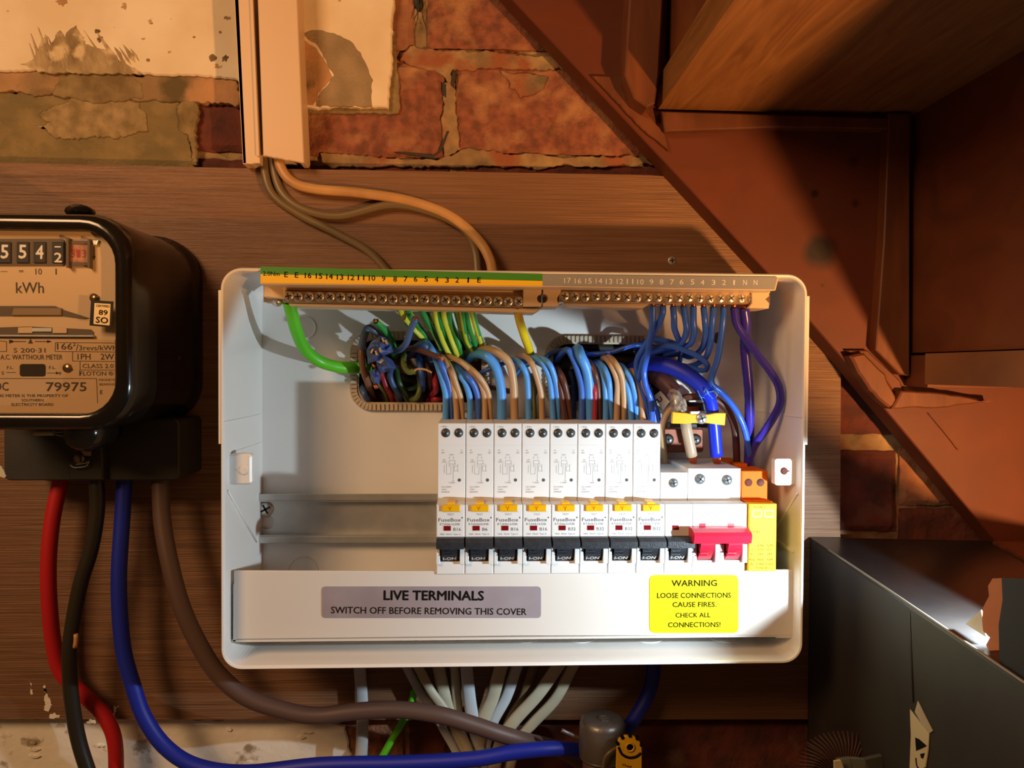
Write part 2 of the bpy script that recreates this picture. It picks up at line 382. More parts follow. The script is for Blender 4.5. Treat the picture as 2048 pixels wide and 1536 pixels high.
# ================================================================== SETTING
# ---- brick wall: mortar bed, single bricks, layers of old plaster
wm = M()
a0, a1 = P2(-900, 2700, 0), P2(3200, -700, 0)
def wallfn(x, z):
    n = noise.noise(Vector((x*.05, z*.05, 3)))*1.1+noise.noise(Vector((x*.25, z*.25, 9)))*.7
    return (x, 1.6-n, z)
wm.grid(a0[0], a1[0], a0[1], a1[1], 340, 260, wallfn)
wall = wm.build('wall_back', m_mortar); tag(wall, kind='structure')
def brick(x0, y0, x1, y1, m, h=1.5, seed=0, amp=1.0):
    b = M(); p, q = P2(x0, y1, 0), P2(x1, y0, 0); b.block(p[0], q[0], p[1], q[1], -5, h, amp=amp, seed=seed, cell=4)
    b.build('brick', m, wall)
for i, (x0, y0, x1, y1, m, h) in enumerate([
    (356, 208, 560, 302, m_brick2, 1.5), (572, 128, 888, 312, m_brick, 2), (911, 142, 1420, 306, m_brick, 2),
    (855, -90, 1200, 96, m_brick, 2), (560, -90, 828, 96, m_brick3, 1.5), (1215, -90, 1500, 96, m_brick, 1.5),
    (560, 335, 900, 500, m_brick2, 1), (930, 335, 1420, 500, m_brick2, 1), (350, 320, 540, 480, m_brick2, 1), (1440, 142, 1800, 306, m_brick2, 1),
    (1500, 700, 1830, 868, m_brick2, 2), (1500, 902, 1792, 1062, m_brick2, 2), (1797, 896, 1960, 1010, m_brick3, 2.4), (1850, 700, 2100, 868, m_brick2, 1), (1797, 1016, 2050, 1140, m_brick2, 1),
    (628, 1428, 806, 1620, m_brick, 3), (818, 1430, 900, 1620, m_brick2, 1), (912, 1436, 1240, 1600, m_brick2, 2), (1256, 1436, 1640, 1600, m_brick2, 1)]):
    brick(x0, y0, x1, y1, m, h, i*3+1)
def layer(name, pts, h0, h1, m, amp=3, step=7, seed=0, b=.5, parent=wall):
    q = M(); q.slab(jag(pts, step, amp, seed), h0, h1, 0, b); o = q.build(name, m, parent); return o
layer('render_patch', [(-300, 176), (392, 190), (372, 250), (390, 328), (380, 420), (-300, 420)], -3, 5, m_render, 5, seed=4)
layer('render_patch', [(-300, 136), (180, 140), (300, 150), (470, 150), (478, 208), (380, 204), (240, 200), (60, 188), (-300, 190)], -3, 6.5, m_rough, 6, seed=5)
layer('render_patch', [(118, 150), (236, 140), (282, 166), (286, 196), (200, 206), (105, 190)], -3, 7.2, m_edge, 5, seed=6)
layer('render_patch', [(600, 60), (790, 60), (800, 215), (796, 226), (596, 226)], -3, 4.2, m_edge, 3, seed=7)
layer('plaster', [(-300, -160), (792, -160), (786, 60), (776, 216), (598, 212), (594, 206), (470, 158), (420, 152), (285, 148), (240, 138), (190, 146), (90, 140), (-300, 148)], 0, 9, m_plaster, 3, seed=8, b=1)
layer('scraped_patch', [(76, 100), (90, 68), (100, 92), (120, 60), (128, 78), (152, 50), (170, 88), (196, 96), (214, 100), (240, 122), (262, 134), (284, 148), (180, 146), (96, 146), (40, 128), (66, 118)], 8, 9.4, m_scrape, 4, step=6, seed=9, b=.3)
layer('scraped_patch', [(606, 68), (630, 60), (668, 66), (706, 86), (728, 120), (746, 160), (744, 212), (632, 212), (640, 186), (668, 150), (652, 120), (636, 92)], 8, 9.4, m_scrape2, 3, seed=10, b=.3)
layer('scraped_patch', [(598, 72), (632, 96), (650, 122), (664, 152), (636, 188), (626, 210), (600, 208)], 8, 9.7, m_edge if False else m_rough, 3, seed=11, b=.3)
q = M()
for i in range(26):                                   # streaks torn up and to the left out of the scraped patch
    rnd = random.Random(i+300); x = 70+i*8; y = 128-abs(i-9)*1.2+rnd.uniform(-14, 14); L = rnd.uniform(24, 58)*(1 if i < 20 else .6); w_ = rnd.uniform(1.5, 4)
    dx, dy = (.55, .83) if i > 8 else (.32, .95)
    q.slab([(x-dx*L, y-dy*L), (x+w_, y-w_), (x+dx*14, y+dy*14), (x-w_, y+w_)], 8, 9.5+rnd.uniform(0, .3), 0, .1)
q.build('scraped_streaks', m_scrape, wall)['kind'] = 'stuff'
layer('render_patch', [(76, 232), (150, 190), (200, 184), (230, 196), (276, 204), (292, 230), (296, 262), (240, 272), (150, 276), (104, 272), (74, 252), (100, 244)], 3, 6.2, m_renderl, 5, step=5, seed=41)
layer('render_patch', [(352, 212), (390, 200), (394, 330), (384, 330), (376, 270), (358, 260)], 3, 6.6, m_edge, 5, step=5, seed=42)
for i, (x, y, r) in enumerate([(455, 36, 8), (425, 116, 8), (450, 116, 6), (302, 46, 4), (440, 64, 3), (124, 2, 9), (195, 62, 6), (200, 78, 7), (296, 120, 4), (388, 74, 3)]):
    layer('chip', circ(x, y, r, 7, r*(.55+.5*((i*37)%10)/10)), 8, 9.3, m_rough, 5, step=2, seed=20+i, b=.1)
layer('plaster', [(-300, 1432), (640, 1436), (690, 1452), (706, 1540), (704, 1700), (-300, 1700)], -3, 6, m_plaster_low, 6, seed=12, b=1)
for i in range(14):
    rnd = random.Random(i+60); x, y = rnd.uniform(20, 660), rnd.uniform(1452, 1532)
    layer('plaster_flake', circ(x, y, rnd.uniform(5, 13), 6, rnd.uniform(2, 6)), 5, 7+rnd.uniform(0, .5), m_plaster_low, 3, step=4, seed=i+80, b=.3)
layer('mortar_smear', [(1000, 140), (1096, 152), (1086, 176), (1040, 196), (1020, 176)], 0, 3.4, m_mortar, 4, seed=13)
layer('mortar_smear', [(820, 92), (880, 100), (1120, 112), (1140, 140), (1000, 134), (905, 140), (900, 168), (885, 150), (870, 140), (800, 120)], -2, 3.2, m_mortar, 5, seed=14)
layer('mortar_smear', [(888, 165), (908, 160), (914, 240), (924, 300), (890, 318), (884, 250)], -2, 2.6, m_mortar, 4, seed=15)
layer('mortar_smear', [(640, 306), (760, 316), (880, 318), (930, 298), (1100, 312), (1290, 312), (1310, 330), (1100, 334), (800, 334), (650, 330)], -2, 3.4, m_mortar, 5, seed=16)
cr = M(); cr.tube([Q(842, -10, 3), Q(840, 12, 4), Q(828, 40, 3)], .35, 5); cr.tube([Q(842, -10, 3), Q(845, 30, 4), Q(852, 54, 3)], .3, 5); cr.tube([Q(838, -10, 3), Q(836, 30, 4), Q(832, 52, 3)], .3, 5)
cr.slab(jag(circ(838, 4, 9, 9, 16), 4, 2, 3), -2, 2.4); cr.build('dark_socket', m_slot, wall)
cr = M()
cr.slab([(907, 138), (912, 146), (908, 176), (902, 170)], 2, 3.6); cr.slab([(884, 165), (892, 168), (892, 196), (886, 190)], 2, 3.0); cr.slab([(894, 262), (898, 262), (884, 300), (868, 314), (880, 296)], 2, 3.0)
cr.slab([(872, 318), (868, 310), (820, 306), (790, 305), (830, 311)], 2, 3.6); cr.build('wall_crack', m_slot, wall)

# ---- staircase seen from beneath
XR = Q(1820, 460, 40).x; XL = Q(1326, 220, 40).x; ZT = Q(1570, 226, 40).z; ZB = Q(1820, 706, 40).z
stair = thing('staircase', 'underside of the pine staircase on the right, with string, treads, riser and wedges', 'staircase', (XR, -40, ZB-60))
knots(m_pine_s, [(Q(1640, 503, 40), 10, 1), (Q(1630, 388, 40), 2.2, .8), (Q(1712, 408, 40), 2.6, .7), (Q(1706, 324, 40), 4, .55), (Q(1645, 570, 40), 1, .6)])
q = M(); q.slab([(1025, 0), (1358, 355), (1534, 545), (1684, 716), (1990, 1082), (2240, 1390), (2500, 1390), (2500, -300), (700, -300), (925, -110)], 19, 40, 0, .8)
q.build('string', m_pine_s, stair)
FR = 500
q = M(); q.solid([(XL-4, -41, ZT), (XR+4, -41, ZT), (XR+4, -FR, ZT), (XL-4, -FR, ZT)], (0, 0, 22)); q.build('tread', m_pine_x, stair)
q = M(); q.solid([(XR, -41, ZB), (XR, -FR, ZB), (XR, -FR, ZT+20), (XR, -41, ZT+20)], (14, 0, 0)); q.build('riser', m_pine_r, stair)
q = M(); q.solid([(XL-2, -41, ZT+8), (XL-2, -FR, ZT+8), (XL-2, -FR, ZT+190), (XL-2, -41, ZT+190)], (-12, 0, 0)) if False else q.solid([(XL+2, -41, ZT+22), (XL+2, -FR, ZT+22), (XL+2, -FR, ZT+190), (XL+2, -41, ZT+190)], (12, 0, 0)); q.build('riser', m_pine_r, stair)
q = M(); q.solid([(XR-4, -68, ZB-22), (XR-4, -FR, ZB-22), (XR-4, -FR, ZB-1), (XR-4, -68, ZB-1)], (180, 0, 0)); q.build('tread', m_batten, stair)
q = M(); q.solid([(XR-2, -42, ZB-24), (XR-2, -68, ZB-24), (XR-2, -68, ZB-2), (XR-2, -42, ZB-2)], (60, 0, 0)); q.build('packing_block', m_pine_r, stair)
q = M(); q.slab([(1778, 226), (1820, 226), (1820, 752), (1800, 748), (1752, 700), (1768, 480)], 40, 50, 0, .8); q.build('wedge', m_wedge, stair)
q = M(); q.slab([(1322, 222), (1780, 236), (1776, 258), (1560, 254), (1330, 262)], 40, 48, 0, .8); q.build('wedge', m_wedge, stair)
q = M(); q.slab([(1262, -60), (1330, -60), (1318, 150), (1310, 206), (1294, 214), (1268, 196), (1250, 150)], 40, 62, 0, 1.2); q.build('wedge', m_wedge, stair)
q = M(); q.slab(jag([(1184, 152), (1240, 150), (1330, 268), (1336, 300), (1296, 268)], 8, 2, 3), 40, 44, 0, .6); q.build('wedge', m_wedge, stair)
q = M(); q.slab(jag([(1700, 712), (1730, 706), (1752, 730), (1772, 748), (1800, 812), (1780, 816), (1740, 780)], 9, 3, 4), 40, 50, 0, 1.5); q.build('glue_block', m_wedge, stair)
q = M(); q.slab(jag([(1804, 782), (1860, 784), (1990, 802), (1880, 816), (1784, 818)], 14, 2, 5), 40, 52, 0, 1); q.build('wedge', m_wedge, stair)
q = M(); q.slab([(1692, 700), (1735, 700), (1800, 760), (1818, 810), (1806, 815), (1770, 760)], 40, 44, 0, 1); q.build('packing_block', m_pine_r, stair)
q = M(); q.tube([Q(1856, 826, 41), Q(1890, 866, 41.5), Q(1916, 900, 41)], .3, 5); q.build('splinter', m_wedge, stair)

# ---- plywood backing board
hole1 = rr(*P2(716, 808, 22), *P2(965, 674, 22), 12); hole2 = rr(*P2(1104, 806, 22), *P2(1338, 682, 22), 12)
outer = PP([(-380, 322), (0, 325), (470, 336), (1300, 350), (1358, 356), (1534, 546), (1682, 704), (1680, 1062), (1700, 1300), (1760, 1438), (800, 1440), (0, 1438), (-380, 1437)], 18)
q = M(); q.plate(outer[::-1], [hole1, hole2], 7, 18); board = q.build('mounting_board', m_ply)
tag(board, 'reddish plywood board on the brick wall that carries the meter and the fuse enclosure', 'board')
q = M(); q.screw(1344, 521, 18, 3, .1, dome=.2); q.build('screw', [m_zinc, m_slot], board)
q = M()
for pts in ([(88, 1370), (104, 1410), (92, 1422)], [(228, 1410), (238, 1412), (230, 1432), (222, 1436)], [(100, 1428), (120, 1430), (118, 1436), (98, 1436)], [(60, 1360), (66, 1388), (62, 1390)], [(172, 1444), (190, 1440), (192, 1446)]):
    q.slab(jag(pts, 2.5, 4, 2), 18, 18.3)
q.build('paint_splash', m_plaster_low, board)

# ================================================================== TRUNKING AND OLD CABLES
tr = thing('cable_trunking', 'off-white plastic mini trunking running down the wall above the fuse enclosure', 'trunking', Q(545, 322, 10))
def skew(xt, xb, yb=322, yt=-60):    # x at top and bottom
    return (xt-(xb-xt)*60/322, xb)
q = M()
for (t0, b0, t1, b1, h0, h1) in ((469, 486, 505, 520, 9, 30), (469, 486, 594, 608, 9, 12)):
    q.slab(jag([(t0-3, -60), (t1-3, -60), (b1, 327), (b0, 328)], 5, 1.4, 2, edges=(2,)), h0-4, h1, 0, .3)
q.slab(jag([(466, -60), (474, -60), (492, 328), (486, 328)], 5, 1, 2, edges=(2,)), 9, 30); q.slab([(584, -60), (591, -60), (608, 326), (600, 326)], 9, 30)
q.build('base_channel', m_trunk, tr)
q = M(); q.slab(jag([(513, -60), (592, -60), (608, 326), (526, 312)], 5, 1.6, 5, edges=(2,)), 28, 31, 0, .6); q.slab(jag([(498, -60), (503, -60), (518, 312), (513, 312)], 5, 1, 5, edges=(2,)), 30, 31.5); q.build('clip_on_lid', m_trunk, tr)
def old(label, pts, m, w_=1.6, r=2.9):
    q = M(); q.tube([Q(*p) for p in pts], r, 12, flat=w_, seg=8); o = q.build('cable', m); tag(o, label, 'cable'); return o
old('tan flat cable from the trunking, uppermost of the three, curving over to the enclosure top', [(552, 270, 22), (560, 330, 23), (585, 364, 24), (630, 378, 24), (720, 386, 24), (820, 402, 24), (900, 432, 26), (955, 478, 28), (980, 520, 30), (986, 560, 30)], m_oldc, 1.45, 2.5)
old('grey brown cable from the trunking, middle of the three, running below the tan one', [(541, 280, 18), (548, 340, 18.5), (566, 388, 21), (610, 420, 22), (680, 432, 22), (780, 410, 22), (860, 424, 22), (925, 456, 24), (950, 500, 24), (956, 560, 26)], m_oldc2, 1.15, 2.6)
old('dark grey cable from the trunking, lowest of the three, sagging down behind the enclosure', [(528, 280, 15), (530, 345, 21), (548, 392, 22), (600, 430, 22), (680, 470, 22), (740, 505, 22), (790, 560, 22)], m_oldc2, 1.0, 2.9)

# ================================================================== FUSE ENCLOSURE
X0, X1, Z0, Z1 = -156.7, 207.08, -185.97, 60.83; RIM = 105
enc = thing('consumer_unit', 'white metal fuse enclosure with its lid off, mounted in the middle of the board', 'fuse box', ((X0+X1)/2, -18, Z0))
hole_w1 = rr(*P2(716, 808, 22), *P2(965, 674, 22), 12); hole_w2 = rr(*P2(1104, 806, 22), *P2(1338, 682, 22), 12)
outer = rr(X0+1, Z0+1, X1-1, Z1-1, 12)
mh = [circ(*P2(598, 672, 22), 3.6, 12), circ(*P2(1437, 676, 22), 4.4, 12)]
q = M(); q.plate(outer[::-1], [hole_w1, hole_w2]+mh, 19, 22); q.build('back_panel', m_white, enc)
# walls: swept rounded rectangle with a rolled rim
def ringwall(prof, m, name):
    q = M(); n = 8; vs = []; fs = []; K = 4*(n+1)
    for off, h in prof:
        for x, z in rr(X0+off, Z0+off, X1-off, Z1-off, max(2, 13-off), n): vs.append((x, -h, z))
    for k in range(len(prof)-1):
        for i in range(K):
            j = (i+1) % K; fs.append([k*K+i, k*K+j, (k+1)*K+j, (k+1)*K+i])
    q.add(vs, fs, 0, False)
    o = q.build(name, m, enc); return o
ringwall([(0, 19), (0, 102), (.5, 104), (1.2, 105), (2.1, 104.6), (2.6, 103), (2.6, 22)], m_white, 'side_walls')
q = M()
q.lathe(Q(610, 655, 22), [(8.2, 0), (8.2, .5), (7, .5), (7, 0)], n=32, ring=True); q.lathe(Q(606, 1142, 22), [(11, 0), (11, .5), (10, .5), (10, 0)], n=32, ring=True)
q.lathe(Q(828, 645, 22), [(8.2, 0), (8.2, .5), (7, .5), (7, 0)], n=32, ring=True)
for x in (585, 705, 820, 935, 1050, 1160, 1295, 1450):     # knockout rings pressed in the floor of the box
    p = Qz(x, 1275, Z0+2.6); q.lathe(p, [(10.5, 0), (10.5, .5), (9.8, .5), (9.8, 0)], axis='z', n=32, ring=True)
    q.lathe(p, [(7, 0), (7, .4), (6.5, .4), (6.5, 0)], axis='z', n=28, ring=True)
q.build('knockout', m_white, enc)['kind'] = 'stuff'
zs = Q(438, 845, 103).z
for x_, y_, h_, k_, z_, u_, nm in ((X0+2.6, X0+3.3, 24, 104, zs, zs+.7, 'wall_seam'), (X1-3.3, X1-2.6, 24, 104, zs+4, zs+4.6, 'wall_seam'), (X0+2.6, X0+3.2, 24, 90, zs-20, zs-19.4, 'wall_seam'),
                              (X0-.9, X0+1, 40, 104.6, zs-13, Z1-14, 'lid_flange'), (X1-1, X1+.9, 40, 104.6, zs-13, Z1-14, 'lid_flange'), (X1-4, X1-2.6, 40, 95, Q(1580, 1078, 60).z-1, Q(1580, 1078, 60).z+1, 'wall_rib')):
    q = M(); q.box(x_, y_, h_, k_, z_, u_, b=.2); q.build(nm, m_white, enc)
q = M(); q.tube([Vector((X0+3, -100, Q(459, 980, 98).z)), Vector((X0+3, -38, Q(487, 1084, 38).z))], .8, 6, seg=1); q.build('wall_rib', m_white, enc)
q = M(); q.tube([Vector((X1-3, -100, Q(1600, 985, 98).z)), Vector((X1-3, -50, Q(1562, 1080, 50).z))], .8, 6, seg=1); q.build('wall_rib', m_white, enc)
# lid fixing tabs
q = M(); q.slab(rr(452, 908, 503, 970, 6), 88, 95, 0, 1.2); q.slab([(448, 905), (456, 905), (456, 975), (448, 975)], 60, 97, 0, .5); t = q.build('fixing_tab', m_white, enc)
q = M(); q.lathe(Q(487, 941, 95), [(2.9, -.5), (2.9, .3), (2.0, .35), (0, .3)], n=18, m=0); q.slab([(474, 938), (486, 937), (486, 943), (474, 942)], 94.5, 95.3); q.build('screw_hole', [m_printw], t)
q = M(); q.slab(rr(1551, 918, 1601, 971, 5), 88, 95, 0, 1.2); q.slab([(1597, 915), (1603, 915), (1603, 975), (1597, 975)], 60, 96, 0, .5); t = q.build('fixing_tab', m_white, enc)
q = M(); q.lathe(Q(1568, 942, 95), [(2.4, -.5), (2.4, .25), (0, .25)], n=18); q.slab([(1570, 939), (1582, 942), (1570, 946)], 94.5, 95.3); q.build('screw_hole', m_brick2, t)
# edging strips round the two cable entries
def edging(x0, y0, x1, y1):
    a = P2(x0, y1, 22.5); b = P2(x1, y0, 22.5); q = M()
    outer = rr(*a, *b, 16, 8); W = 6.4; inn = rr(a[0]+W, a[1]+W, b[0]-W, b[1]-W, 11, 8)
    q.plate(outer[::-1], [inn], 22, 23.6)
    # teeth
    n = len(outer); per = []
    for i in range(n):
        p, r_ = Vector(outer[i]), Vector(outer[(i+1) % n]); L = (r_-p).length; k = max(1, round(L/3.1))
        for j in range(k): per.append((p+(r_-p)*((j+.5)/k), (r_-p).normalized(), L/k))
    for c, d, L in per:
        nrm = Vector((-d.y, d.x)); w2 = L*.36
        c0 = c+nrm*.7; c1 = c+nrm*5.2
        q.prism([tuple(c0-d*w2), tuple(c0+d*w2), tuple(c1+d*w2*.9), tuple(c1-d*w2*.9)], 23.5, 25)
    q.build('edging_strip', m_grom, enc)
edging(700, 664, 981, 822); edging(1088, 672, 1354, 820)

# DIN rail
rail = thing('mounting_rail', 'galvanised steel mounting rail across the back of the enclosure', 'rail', Q(700, 1086, 22))
q = M(); zt, zl, zr, zb = Q(690, 988, 31).z, Q(690, 1001, 31).z, Q(690, 1073, 31).z, Q(690, 1086, 31).z
xa, xb = Q(508, 1040, 28).x, Q(1545, 1040, 28).x
q.box(xa, xb, 29.6, 31, zl, zt, b=.3); q.box(xa, xb, 29.6, 31, zb, zr, b=.3); q.box(xa+3, xb, 24, 30, zl-1, zl); q.box(xa+3, xb, 24, 30, zr, zr+1)
q.plate([(xa+3, zr), (xb, zr), (xb, zl), (xa+3, zl)], [circ(*P2(534, 1044, 24), 5.1, 18)], 23, 24.2); q.build('rail_profile', m_zinc, rail)
q = M(); q.screw(532, 1018, 24.2, 5.4, .5); q.build('screw', [m_chrome, m_slot], rail)
m_barslot = mat('bar_slot', hexc('6A5C48'), .5, .6)

# ================================================================== TERMINAL BARS
def bar(label, hold, brassx, ys, screws, tx, strips):
    t = thing('terminal_bar', label, 'terminal bar', Q((hold[0]+hold[1])/2, 612, 60))
    (xa, xb) = hold; ya, yb = ys
    def yy(x, y): return y+(x-xa)*(yb-ya)/(xb-xa)
    q = M(); q.slab([(xa, yy(xa, 570)), (xb, yy(xb, 570)), (xb, yy(xb, 579)), (xa, yy(xa, 579))], 60, 80)
    q.slab([(xa, yy(xa, 577)), (xb, yy(xb, 577)), (xb, yy(xb, 604)), (xa, yy(xa, 604))], 62, 74)
    q.slab([(brassx[0]+10, yy(brassx[0], 605)), (tx, yy(tx, 604)), (tx-14, yy(tx, 613)), (brassx[0]+14, yy(brassx[0], 611))], 62, 84, 0, .4)
    q.build('insulated_holder', m_beige, t)
    q = M(); q.slab([(brassx[0], yy(brassx[0], 581)), (brassx[1], yy(brassx[1], 579)), (brassx[1], yy(brassx[1], 603)), (brassx[0], yy(brassx[0], 604))], 76, 86, 0, .5)
    q.build('brass_bar', m_brass, t)
    for i, x in enumerate(screws):
        q = M(); q.screw(x, yy(x, 591.5)+random.uniform(-1, 1), 86, 3.1, random.uniform(0, 1.5), dome=.3); q.build('screw', [m_chrome, m_barslot], t)
    return t, yy
scr1 = [577, 596]+[618+21*i for i in range(21)]
ebar, yy1 = bar('brass earth terminal bar with a row of screws under the green and yellow strip', (527, 1083), (566, 1046), (-6, 7), scr1, 1083, None)
q = M(); q.slab([(527, 562), (569, 565), (569, 598), (527, 594)], 62, 88, 0, .6); q.build('end_block', m_beige, ebar); q = M(); q.slab([(1046, 572), (1083, 573)]+[(1083-9*math.sin(math.pi*k/8), 597-9*math.cos(math.pi*k/8)) for k in range(9)]+[(1083, 613), (1046, 613)], 62, 88, 0, .4); q.build('end_block', m_beige, ebar)
q = M(); q.slab([(521, 533), (1085, 548), (1085, 562), (521, 548)], 104, 106); q.build('marking_strip', m_greenl, ebar, 'green upper half of the marking strip')
q = M(); q.slab([(521, 548), (1085, 562), (1085, 572), (521, 566)], 104, 106); q.build('marking_strip', m_yellowl, ebar, 'yellow lower half of the marking strip')
q = M(); q.slab([(521, 566), (1085, 572), (1085, 574), (521, 568)], 60, 105.5); q.slab([(521, 533), (1085, 548), (1085, 574), (521, 568)], 102, 104.2); q.build('strip_carrier', m_beige, ebar)
q = M()
for s, x, y in (('E', 572, 549), ('E', 593, 550), ('16', 616, 551), ('15', 638, 552), ('14', 659, 553), ('13', 680, 554), ('12', 702, 555), ('11', 722, 555), ('10', 744, 556), ('9', 767, 557), ('8', 790, 558), ('7', 811, 558), ('6', 831, 558), ('5', 852, 558), ('4', 873, 559), ('3', 894, 560), ('2', 914, 560), ('1', 936, 560), ('E', 958, 560)):
    wd = (13 if len(s) == 2 else 7) if s != '1' else 3
    text(q, s, x-wd/2, y+5, x+wd/2, y+5.3, 11, 106.15, .006)
text(q, '2.0Nm', 526, 551, 559, 552, 9, 106.15); q.build('printing', m_print, ebar, 'black circuit numbers on the marking strip')
q = M(); p = Q(557, 602, 80); q.lathe(Q(555, 603, 78), [(3.4, 0), (3.4, 2), (0, 3)], n=16); q.build('fixing_screw', m_chrome, ebar)

scr2 = [1129+20.8*i for i in range(19)]
nbar, yy2 = bar('brass neutral terminal bar with a row of screws under the grey strip', (1087, 1540), (1118, 1511), (1, 8), scr2, 1300, None)
q = M(); q.slab([(1086, 613), (1118, 613), (1114, 597), (1122, 582), (1122, 573), (1086, 573)]+[(1086+9*math.sin(math.pi*k/8), 588+9-9*math.cos(math.pi*k/8)) for k in range(9)], 62, 88, 0, .4); q.build('end_block', m_beige, nbar); q = M(); q.slab([(1503, 583), (1538, 583), (1539, 592), (1531, 598), (1539, 606), (1538, 617), (1496, 616), (1503, 606)], 62, 88, 0, .5); q.build('end_block', m_beige, nbar)
q = M(); q.slab([(1085, 549), (1555, 554), (1549, 579), (1085, 571)], 104, 106); q.build('marking_strip', m_greyl, nbar, 'grey marking strip')
q = M(); q.slab([(1085, 571), (1549, 579), (1549, 581), (1085, 573)], 60, 105.5); q.slab([(1085, 547), (1561, 550), (1561, 554), (1557, 556), (1551, 581), (1085, 573)], 102, 104.2); q.build('strip_carrier', m_beige, nbar)
q = M()
for s, x, y in (('17', 1135, 561), ('16', 1156, 562), ('15', 1177, 562), ('14', 1198, 562), ('13', 1218, 563), ('12', 1240, 563), ('11', 1260, 563), ('10', 1281, 564), ('9', 1303, 564), ('8', 1323, 564), ('7', 1344, 564), ('6', 1363, 564), ('5', 1385, 564), ('4', 1405, 565), ('3', 1427, 565), ('2', 1448, 565), ('1', 1468, 565), ('N', 1490, 565), ('N', 1511, 565)):
    wd = (13 if len(s) == 2 else 7.5) if s != '1' else 3
    text(q, s, x-wd/2, y+5, x+wd/2, y+5.1, 11, 106.15)
q.build('printing', m_printw, nbar, 'pale circuit numbers on the grey strip')

# ================================================================== BREAKERS
def zz(y, h, x=1100): return Q(x, y, h).z
BX = Q(872, 1090, 96).x; PITCHMM = (Q(1329, 1090, 96).x-BX)/8
zTop = zz(847, 83); zU = zz(989, 83); zM = zz(1009, 96); zMb = zz(1074, 96); zTg0 = zz(1093, 96); zTg1 = zz(1124, 96); zB = zz(1149, 96)
def module(x, w, top, name, label, cat, group, mbody, rails=1, notch=True):
    t = thing(name, label, cat, (x+w/2, -24, zB), group); g = .18
    q = M(); a, b = x+g, x+w-g
    q.box(a, b, 25, 83, zU-2, top, b=.4)
    q.box(a, b, 25, 82.5, zB, zU)                                   # core
    q.box(a, b, 60, 96, zMb, zM, b=.5)
    q.box(a, b, 60, 94.5, zB, zTg1, b=.5)
    k = w/rails; ed = k*.13
    for i in range(rails):
        xs = a+i*k
        q.box(xs, xs+ed, 60, 97, zTg1-1, zTg0+1, b=.3); q.box(xs+k-2*g-ed*1.3, xs+k-2*g, 60, 97, zTg1-1, zTg0+1, b=.3)
        q.box(xs, xs+k-2*g, 60, 86, zTg1-1, zMb+1)
    if top > zTop-3: q.box(a, b, 82.6, 83.15, zTop-14.4, zTop-14.1)
    q.build('body', mbody, t); return t
m_dscrew2 = mat('terminal_steel_bright', hexc('7E8486'), .35, .5)
m_hole = mat('hole_grey', hexc('505254'), .6); m_dscrew = mat('terminal_steel', hexc('5A5C5C'), .4, .6)
def upscrew(t, x, z, r=2.95, mm=None):
    q = M(); q.lathe((x, -83.0, z), [(r+.35, -.3), (r+.35, .12), (r, .12), (r, .02)], n=22, m=0)
    q.lathe((x, -83.05, z), [(r, 0), (0, .02)], n=22, m=1); o = q.build('terminal_hole', [m_rcbo, m_hole], t)
    q = M(); q.lathe((x-.3, -83.06, z-.2), [(r*.74, 0), (r*.7, .25), (0, .35)], n=16, m=0)
    for aa in (.5, 2.07):
        ca, sa = math.cos(aa)*r*.5, math.sin(aa)*r*.5; n_ = (-sa*.22, ca*.22)
        q.prism([(x-.3+ca+n_[0], z-.2+sa+n_[1]), (x-.3-ca+n_[0], z-.2-sa+n_[1]), (x-.3-ca-n_[0], z-.2-sa-n_[1]), (x-.3+ca-n_[0], z-.2+sa-n_[1])], 83, 83.5, 1)
    q.build('terminal_screw', [m_dscrew, m_slot], o)
def toggle(t, x, w, mm, full=True, words=True):
    q = M(); a = x+.5 if full else x
    # sloping grip bar
    zt, zb_ = zMb+.3, zTg0-.4
    if full:
        vs = [(xx, -h, z) for xx in (a, x+w-.5) for h, z in ((92, zt), (100, zt), (103.5, zt-2), (103.5, zb_+.8), (101, zb_), (90, zb_))]
        q.add(vs, [[0, 1, 2, 3, 4, 5], [11, 10, 9, 8, 7, 6]]+[[i, 6+i, 6+(i+1) % 6, (i+1) % 6] for i in range(6)], 0)
    xa, xb = x+w*.2, x+w*.74
    n = 7
    for i in range(n):   # curved stem
        f0 = i/n; f1 = (i+1)/n
        h0 = 99-7*f0*f0; h1 = 99-7*f1*f1; z0 = zTg0-(zTg0-zTg1+.5)*f0; z1 = zTg0-(zTg0-zTg1+.5)*f1
        q.add([(xa, -h0, z0), (xb, -h0, z0), (xb, -h1, z1), (xa, -h1, z1), (xa, -80, z0), (xb, -80, z0), (xb, -80, z1), (xa, -80, z1)], [[0, 3, 2, 1], [4, 0, 1, 5], [1, 2, 6, 5], [0, 4, 7, 3], [3, 7, 6, 2]])
    for f in (.25, .5): q.box(xa, xa+(xb-xa)*.6, 90, 99.6-6*f*f, zTg0-(zTg0-zTg1)*f-.4, zTg0-(zTg0-zTg1)*f+.4)
    o = q.build('toggle', mm, t)
    if words:
        q = M(); v, f = glyphs('I-ON', .03); w_ = max(c[0] for c in v)
        zq = zTg1+1.1
        q.add([(xa+.6+c[0]/w_*(xb-xa-1.4), -94.0-c[1]*3.9-c[2], zq+c[1]/.729*2.5) for c in v], f); q.build('on_marking', m_printw, o)
    return o
UL = 'left right'.split()
ordn = ['leftmost', 'second', 'third', 'fourth', 'fifth', 'sixth', 'seventh', 'eighth']
proto = module(BX, PITCHMM, zTop, 'residual_current_breaker', 'x', 'circuit breaker', 'white breakers with yellow test buttons', m_rcbo)
zs_ = zz(866, 83)
upscrew(proto, BX+PITCHMM*.29, zs_); upscrew(proto, BX+PITCHMM*.75, zs_)
